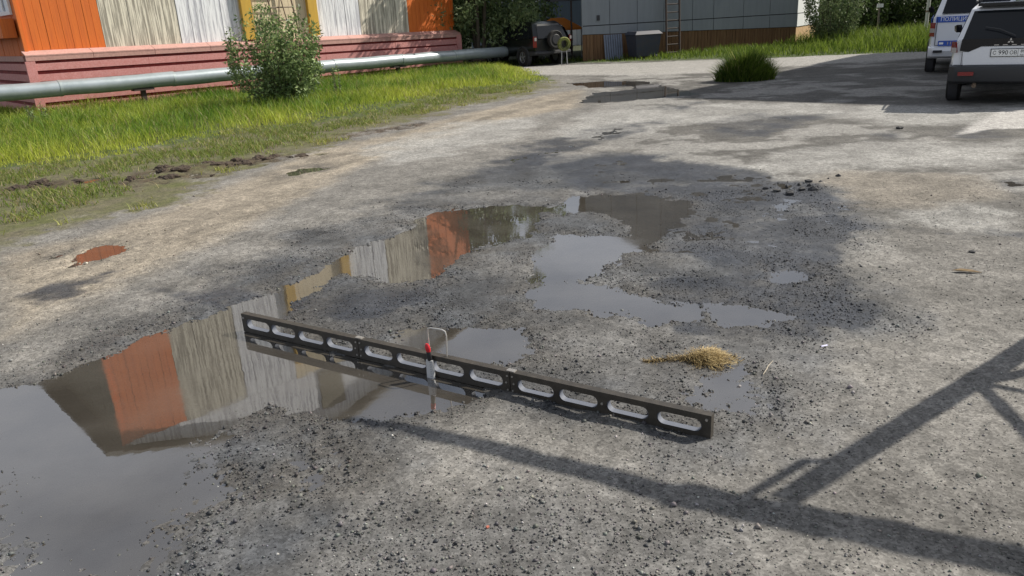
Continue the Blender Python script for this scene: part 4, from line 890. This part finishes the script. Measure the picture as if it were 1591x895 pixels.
lf.add(Lp+[(p[0], p[1], p[2]+.003) for p in Lp]+[(0, 0, .004), (0, 0, .007)], [(i, (i+1) % 6, 12) for i in range(6)]+[(6+(i+1) % 6, 6+i, 13) for i in range(6)]+[(i, 6+i, 6+(i+1) % 6, (i+1) % 6) for i in range(6)])
o = lf.build('dry_leaf', mat('dry_leaf', (.22, .15, .07), .8, noise=[(30, .6, (.10, .065, .03))])); o.location = (3.24, 5.16, .016); o.rotation_euler = (0, 0, -.35); tag(o, 'curled brown dry leaf lying on the pale dusty gravel', 'leaf')
o = MB().prism([(-.028, -.007, 0), (.026, -.010, .002), (.030, .004, .004), (-.024, .008, .001)], (0, 0, .0015)).build('paper_scrap', mat('pale_blue_paper', (.62, .62, .85), .6)); o.scale = (.7, .7, 1); o.location = (1.776, 4.03, .022); o.rotation_euler = (0, 0, .25); tag(o, 'tiny pale blue paper scrap right of the straw heap', 'litter')
o = MB().tube([(0, 0, 0), (.03, .03, .02), (.05, .07, .015), (.085, .10, .03)], [.003, .003, .0025, .002], 6).build('twig', mat('pale_twig', (.42, .37, .29), .8), None, 50); o.location = (1.33, 3.74, .008); tag(o, 'pale bent twig in the shallow puddle right of the straw heap', 'twig')
o = MB().tube([(0, 0, 0), (.01, .006, .0)], [.006, .005], 6).build('brick_crumb', mat('red_brick', (.40, .13, .09), .9)); o.location = (-.151, 2.535, .016); tag(o, 'tiny red brick crumb on the near gravel below the beam shadow', 'crumb')
for i, (px_, py_) in enumerate(((-.62, 3.30), (-1.05, 2.75), (-.95, 2.45), (-2.35, 5.45))): lump('white_pebble', (px_, py_, .010), .0065, 'single bright white pebble among the dark wet gravel', mat('white_pebble', (.62, .60, .55), .6), 'pebble', 'white pebbles in the wet gravel', .7, 1, i+90)

# ------------------------------------------------------------------ vehicles
M['car_white'] = mat('white_car_paint', (.70, .72, .76), .28, coat=.6)
M['car_dark'] = mat('dark_green_car_paint', (.008, .010, .010), .3, coat=.3)
M['car_black'] = mat('black_car_paint', (.010, .010, .012), .25, coat=.6)
M['cladding'] = mat('dark_grey_cladding', (.030, .032, .036), .6)
M['gloss_black'] = mat('gloss_black_trim', (.010, .010, .012), .15)
M['red_lens'] = mat('red_lens', (.20, .010, .012), .2, coat=.5); M['clear_lens'] = mat('clear_lens', (.34, .32, .31), .15)
M['tyre'] = mat('tyre_rubber', (.014, .014, .014), .85, bump=(60, .4, .004)); M['rim'] = mat('alloy_rim', (.36, .37, .38), .4, metal=.6)
M['plate'] = mat('plate_white', (.78, .79, .78), .5); M['ink'] = mat('plate_black_ink', (.012, .012, .014), .6)
M['blue'] = mat('police_blue', (.02, .085, .42), .45); M['chrome'] = mat('chrome', (.75, .75, .76), .15, metal=1.)
def ring8(hx_, y0, y1, z, c=.12): return [(-hx_+c, y0, z), (hx_-c, y0, z), (hx_, y0+c, z), (hx_, y1-c, z), (hx_-c, y1, z), (-hx_+c, y1, z), (-hx_, y1-c, z), (-hx_, y0+c, z)]
def wheel(parent, x, y, r, wd, s):
    t = MB(); prof = [(-.5, .62), (-.5, .92), (-.38, 1.0), (.38, 1.0), (.5, .92), (.5, .62)]
    t.loft([[(x+a*wd, y+math.cos(k*math.pi/14)*r*q, r+math.sin(k*math.pi/14)*r*q) for k in range(28)] for a, q in prof], cap=False)
    ty = t.build('tyre', M['tyre'], parent, 50)
    rm = MB(); rm.loft([[(x+s*wd*a, y+math.cos(k*math.pi/14)*r*q, r+math.sin(k*math.pi/14)*r*q) for k in range(28)] for a, q in ((-.3, .62), (.40, .62), (.44, .55), (.30, .5), (.33, .16), (.42, .14))])
    for k in range(5):
        an = k*1.2566+.3; c_, s_ = math.cos(an), math.sin(an); p = lambda rr_, off: (x+s*wd*.42, y+(c_*rr_-s_*off)*r, r+(s_*rr_+c_*off)*r)
        rm.prism([p(.12, -.06), p(.56, -.075), p(.56, .075), p(.12, .06)], (-s*wd*.09, 0, 0))
    rm.build('rim', M['rim'], ty, 30)
def vehicle(name, loc, heading, label, paint, L=4.55, W=1.72, H=1.68, belt=1.06, wr=.36, white_rear=True):
    """rear at local y=0, nose at +y; heading is the direction of the nose"""
    e = empty(name, loc, heading-math.pi/2, label, 'car'); hw = W/2
    def sec(y, k, zb, zt): w_ = hw*k; h_ = [(0, zb), (w_*.90, zb), (w_*.975, zb+.10), (w_, zb+.28), (w_*.995, (zb+zt)/2+.1), (w_*.965, zt-.07), (w_*.90, zt), (0, zt+.015)]; return [(x, y, z) for x, z in h_]+[(-x, y, z) for x, z in h_[-2:0:-1]]
    st = [(.0, .95, .45, belt), (.10, .985, .42, belt+.01), (.5, 1, .40, belt+.01), (2.3, 1, .36, belt-.01), (L*.67, 1, .36, belt-.04), (L*.72, .99, .38, belt-.09), (L*.93, .95, .40, belt-.15), (L, .84, .45, belt-.30)]
    b = MB(); b.loft([sec(*s) for s in st]); b.build('body', paint, e, 35)
    y1 = L*.715; ty0, ty1 = .30, L*.55
    r0, r1, r2 = ring8(hw*.93, .03, y1, belt-.01), ring8(hw*.755, ty0, ty1, H-.10, .14), ring8(hw*.66, ty0+.16, ty1-.15, H-.01, .16)
    MB().loft([r0, r1, r2]).build('cabin', paint, e, 30)
    def side(s, a, b, z0, z1, off=.012):
        P = []
        for (t, q) in ((a, z0), (b, z0), (b, z1), (a, z1)):
            ya = .03+.12+(y1-.24)*t; yb = ty0+.14+(ty1-ty0-.28)*t; P.append((s*(hw*.93*(1-q)+hw*.755*q), ya*(1-q)+yb*q, (belt-.01)*(1-q)+(H-.10)*q))
        MB().prism(P, (s*off, 0, off*.3)).build('side_window', M['glass'], e)
    for s in (-1, 1):
        side(s, .04, .26, .10, .86); side(s, .285, .56, .08, .88); side(s, .585, .90, .08, .88)
        for yy in (.82, L*.79):
            wheel(e, s*(hw-.082), yy, wr, .23, s)
            ar = MB(); pts = [(s*(hw-.008), yy+math.cos(k*math.pi/12)*wr*1.17, wr+math.sin(k*math.pi/12)*wr*1.13) for k in range(13)]
            ar.tube(pts, .035, 6); ar.build('wheel_arch', M['cladding'], e, 40)
            dk = MB(); dk.tube([(s*(hw-.15), yy, wr+.02), (s*(hw+.001), yy, wr+.02)], wr*1.15, 24); dk.build('wheel_well', M['joint'], e, 40)
        mr_ = MB().loft([[(s*(hw-.02), L*.62, belt+.02), (s*(hw+.10), L*.61, belt+.02), (s*(hw+.11), L*.61, belt+.17), (s*(hw+.02), L*.62, belt+.17)], [(s*(hw-.02), L*.62+.1, belt+.04), (s*(hw+.14), L*.61+.09, belt+.05), (s*(hw+.15), L*.61+.09, belt+.14), (s*(hw+.02), L*.62+.1, belt+.15)]]); mr_.build('mirror', M['gloss_black'], e)
    # windscreen and rear glass lean with the cabin
    def fb(y_b, y_t, x0, x1, q0, q1, name_, mt_, off):
        P = []
        for sx, q in ((-1, q0), (1, q0), (1, q1), (-1, q1)): P.append((sx*(x0*(1-q)+x1*q), y_b*(1-q)+y_t*q, (belt-.01)*(1-q)+(H-.10)*q))
        return MB().prism(P, (0, off, 0)).build(name_, mt_, e)
    fb(y1, ty1, hw*.82, hw*.66, .06, .92, 'windscreen', M['glass'], .012)
    return e, fb, hw, belt, ty0
def rect_text(e, body, size, x, y, z, mt_, sx=1.0, tilt=0.): return text_part('lettering', body, size, Matrix.Translation((x, y, z)) @ Matrix.Rotation(R(90)-tilt, 4, 'X'), mt_, e, .0012, sx)
def rear_common(e, hw, bump_m, z0=.36, z1=.66, lip=.0):
    b = MB(); pr = [(z0, .02), (z0+.05, -.07), (z1-.10, -.13), (z1-.03, -.12), (z1, -.04)]
    rings = []
    for z, y in pr: rings.append([(-hw*1.01, .42, z), (-hw*1.0, y+.12, z), (-hw*.90, y+.02, z), (-hw*.5, y, z), (hw*.5, y, z), (hw*.90, y+.02, z), (hw*1.0, y+.12, z), (hw*1.01, .42, z)])
    b.loft(rings); return b.build('bumper', bump_m, e, 30)
# white off-roader, seen square from behind
e, fb, hw, belt, ty0 = vehicle('white_suv', (8.71, 13.60, 0), R(57.5), 'white off-road car with black rear window and dark bumper, parked at the right edge', M['car_white'], 4.6, 1.74, 1.70, 1.10)
fb(-.004, ty0-.004, hw*.83, hw*.69, -.03, .95, 'rear_window', M['glass'], -.02)
MB().prism([(-.725, -.012, 1.12), (-.74, -.012, .93), (-.60, -.012, .91), (-.42, -.012, 1.0), (.42, -.012, 1.0), (.60, -.012, .91), (.74, -.012, .93), (.725, -.012, 1.12)], (0, -.03, 0)).build('garnish', M['gloss_black'], e)
MB().prism([(-.69, -.0, .905), (-.60, -.0, .905), (-.42, -.0, .99), (.42, -.0, .99), (.60, -.0, .905), (.69, -.0, .905), (.66, -.0, .66), (-.66, -.0, .66)], (0, -.035, 0)).build('tailgate', M['car_white'], e)
MB().box((0, .30, 1.675), (1.12, .26, .05)).build('spoiler', M['gloss_black'], e)
for s in (-1, 1):
    tl = MB().prism([(s*.865, .16, .90), (s*.865, .16, 1.08), (s*.80, -.03, 1.08), (s*.77, -.03, .90)] if s > 0 else [(s*.77, -.03, .90), (s*.80, -.03, 1.08), (s*.865, .16, 1.08), (s*.865, .16, .90)], (s*.02, -.03, 0)).build('tail_lamp', M['red_lens'], e)
    MB().prism([(s*.785, -.068, .905), (s*.870, -.035, .905), (s*.870, -.035, .985), (s*.790, -.068, .985)], (0, -.008, 0)).build('reversing_lens', M['clear_lens'], tl)
    MB().tube([(s*.60, .55, 1.72), (s*.62, 1.2, 1.75), (s*.62, 2.0, 1.75), (s*.58, 2.45, 1.71)], .018, 8).build('roof_rail', M['cladding'], e, 40)
MB().tube([(.06, -.03, 1.16), (-.18, .02, 1.27), (-.40, .055, 1.31)], .011, 6).build('wiper', M['cladding'], e, 40)
bp_ = rear_common(e, hw, M['cladding'], .36, .69)
for s in (-1, 1): MB().box((s*.60, -.128, .545), (.24, .03, .065)).build('reflector', M['red_lens'], bp_)
MB().box((0, -.055, .655), (1.34, .03, .018)).build('tailgate_strip', M['chrome'], e)
pl_ = MB().box((0, -.045, .885), (.52, .012, .112)).build('number_plate', M['plate'], e)
MB().box((0, -.042, .885), (.545, .010, .135)).build('plate_frame', M['ink'], pl_)
text_y = -.0525
for body, size, x_, z_ in (('С', .085, -.212, .882), ('990', .105, -.085, .885), ('ОВ', .085, .062, .882), ('89', .068, .196, .905), ('RUS', .030, .190, .848)): rect_text(pl_, body, size, x_, text_y, z_, M['ink'], .92)
MB().box((.130, text_y, .885), (.004, .002, .11)).build('plate_line', M['ink'], pl_)
lg = MB()
for an in (90, 210, 330):
    a_ = R(an); c1 = (math.cos(a_)*.026, math.sin(a_)*.026); t_ = lambda rr_, aa: (c1[0]*0+math.cos(a_+aa)*rr_, -.045, 1.075+math.sin(a_+aa)*rr_)
    lg.prism([t_(.002, 0), t_(.03, R(-30)), t_(.052, 0), t_(.03, R(30))], (0, -.006, 0))
lg.build('emblem', M['chrome'], e)
for k in range(4): MB().box((-.20+k*.13, -.044, 1.015), (.07, .003, .012)).build('trim_mark', M['chrome'], e)
MB().tube([(-.45, .02, .36), (-.45, -.06, .33)], .035, 10).build('exhaust', M['iron'], e, 40)
for sx in (-1, 1): MB().box((sx*.695, -.036, .78), (.007, .008, .25)).build('panel_gap', M['ink'], e)
MB().box((0, -.037, .675), (1.36, .006, .006)).build('panel_gap', M['ink'], e)
# police car farther on
e, fb, hw, belt, ty0 = vehicle('police_car', (11.45, 19.35, 0), R(61), 'white police off-road car with blue stripe, parked beyond the white off-roader', M['car_white'], 4.6, 1.86, 2.02, 1.39, .37)
fb(-.004, ty0-.004, hw*.78, hw*.66, .08, .88, 'rear_window', M['glass'], -.02)
MB().box((0, -.004, 1.29), (1.66, .02, .135)).build('blue_stripe', M['blue'], e)
rect_text(e, 'ПОЛИЦИЯ', .125, -.42, -.0165, 1.29, M['plate'], 1.0)
for s in (-1, 1):
    MB().box((s*(hw+.002), 1.9, 1.26), (.012, 3.3, .135)).build('blue_stripe', M['blue'], e)
    tl = MB().prism([(s*.93, .10, .90), (s*.93, .10, 1.22), (s*.83, -.015, 1.22), (s*.83, -.015, .90)], (s*.012, -.03, 0)).build('tail_lamp', M['red_lens'], e)
    MB().prism([(s*.835, -.05, .99), (s*.935, .06, .99), (s*.935, .06, 1.09), (s*.835, -.05, 1.09)], (s*.006, -.008, 0)).build('reversing_lens', M['clear_lens'], tl)
for sx, x_ in ((-1, -.80), (1, .80)): MB().box((x_, -.006, 1.02), (.012, .02, .66)).build('panel_gap', M['ink'], e)
MB().box((0, -.006, .69), (1.6, .02, .012)).build('panel_gap', M['ink'], e)
bp_ = rear_common(e, hw, M['car_white'], .38, .66)
for s in (-1, 1): MB().box((s*.72, -.115, .55), (.20, .04, .06)).build('vent', M['ink'], bp_)
pl_ = MB().box((-.42, -.03, .735), (.62, .015, .12)).build('number_plate', M['blue'], e); MB().box((-.66, -.039, .735), (.09, .004, .05)).build('plate_mark', M['plate'], pl_)
for k in range(6): MB().box((-.52+k*.062, -.039, .735), (.022, .004, .072)).build('plate_mark', M['clear_lens'], pl_)
lb = MB().box((0, 1.55, 2.06), (1.15, .28, .10), 0, 0, .86).build('light_bar', mat('pale_lens', (.5, .6, .68), .25), e)
for s in (-1, 1): MB().box((s*.42, 1.55, 2.06), (.26, .285, .085), 0, 0, .86).build('beacon', M['blue'], lb)
# dark off-roader with spare wheel under the willow
e, fb, hw, belt, ty0 = vehicle('dark_suv', (2.08, 31.15, 0), R(122), 'dark off-road car with a spare wheel on its back, parked under the willow', M['car_dark'], 4.2, 1.72, 1.66, 1.0, .35)
fb(-.004, ty0-.004, hw*.80, hw*.66, .08, .88, 'rear_window', M['glass'], -.02)
rear_common(e, hw, M['cladding'], .42, .58)
for s in (-1, 1):
    tl = MB().prism([(s*.87, .08, .72), (s*.87, .08, 1.12), (s*.77, -.015, 1.12), (s*.77, -.015, .72)], (s*.012, -.03, 0)).build('tail_lamp', M['red_lens'], e); MB().box((s*.83, -.03, 1.02), (.08, .05, .12)).build('clear_lens', M['clear_lens'], tl)
sw = MB(); sw.loft([[(math.cos(k*math.pi/12)*.34*q, -.05-a, .98+math.sin(k*math.pi/12)*.34*q) for k in range(24)] for a, q in ((0, .9), (.05, 1), (.17, 1), (.21, .9), (.19, .6), (.2, .2))]); sp_ = sw.build('spare_wheel', M['tyre'], e, 40)
MB().tube([(0, -.23, .98), (0, -.262, .98)], [.2, .17], 20).build('wheel_cover', M['cladding'], sp_, 40)
# black car behind it, against the panel house
e, fb, hw, belt, ty0 = vehicle('black_hatchback', (2.35, 33.35, 0), R(118), 'black car in deep shade between the dark off-road car and the panel house', M['car_black'], 4.0, 1.7, 1.52, .95, .32)
fb(-.004, ty0-.004, hw*.82, hw*.68, .06, .9, 'rear_window', M['glass'], -.02); rear_common(e, hw, M['car_black'], .34, .62)
for s in (-1, 1): MB().box((s*.72, -.01, .86), (.22, .05, .12)).build('tail_lamp', M['red_lens'], e)
pt = empty('painted_tyre', (2.48, 30.75, 0), R(20), 'yellow-green mottled round painted tyre upright on a thin stand', 'painted tyre')
tt = MB(); tt.loft([[(math.cos(k*math.pi/12)*.26*q, a, .80+math.sin(k*math.pi/12)*.26*q) for k in range(24)] for a, q in ((-.07, .55), (-.08, .9), (-.04, 1), (.04, 1), (.08, .9), (.07, .55), (-.07, .55))], cap=False)
tt.build('tyre', mat('mottled_yellow_paint', (.19, .21, .05), .8, noise=[(9, .9, (.02, .025, .015))]), pt, 50)
for s in (-1, 1): MB().tube([(s*.12, 0, 0), (s*.10, 0, .56)], .02, 6).build('stand', M['rim'], pt, 40)
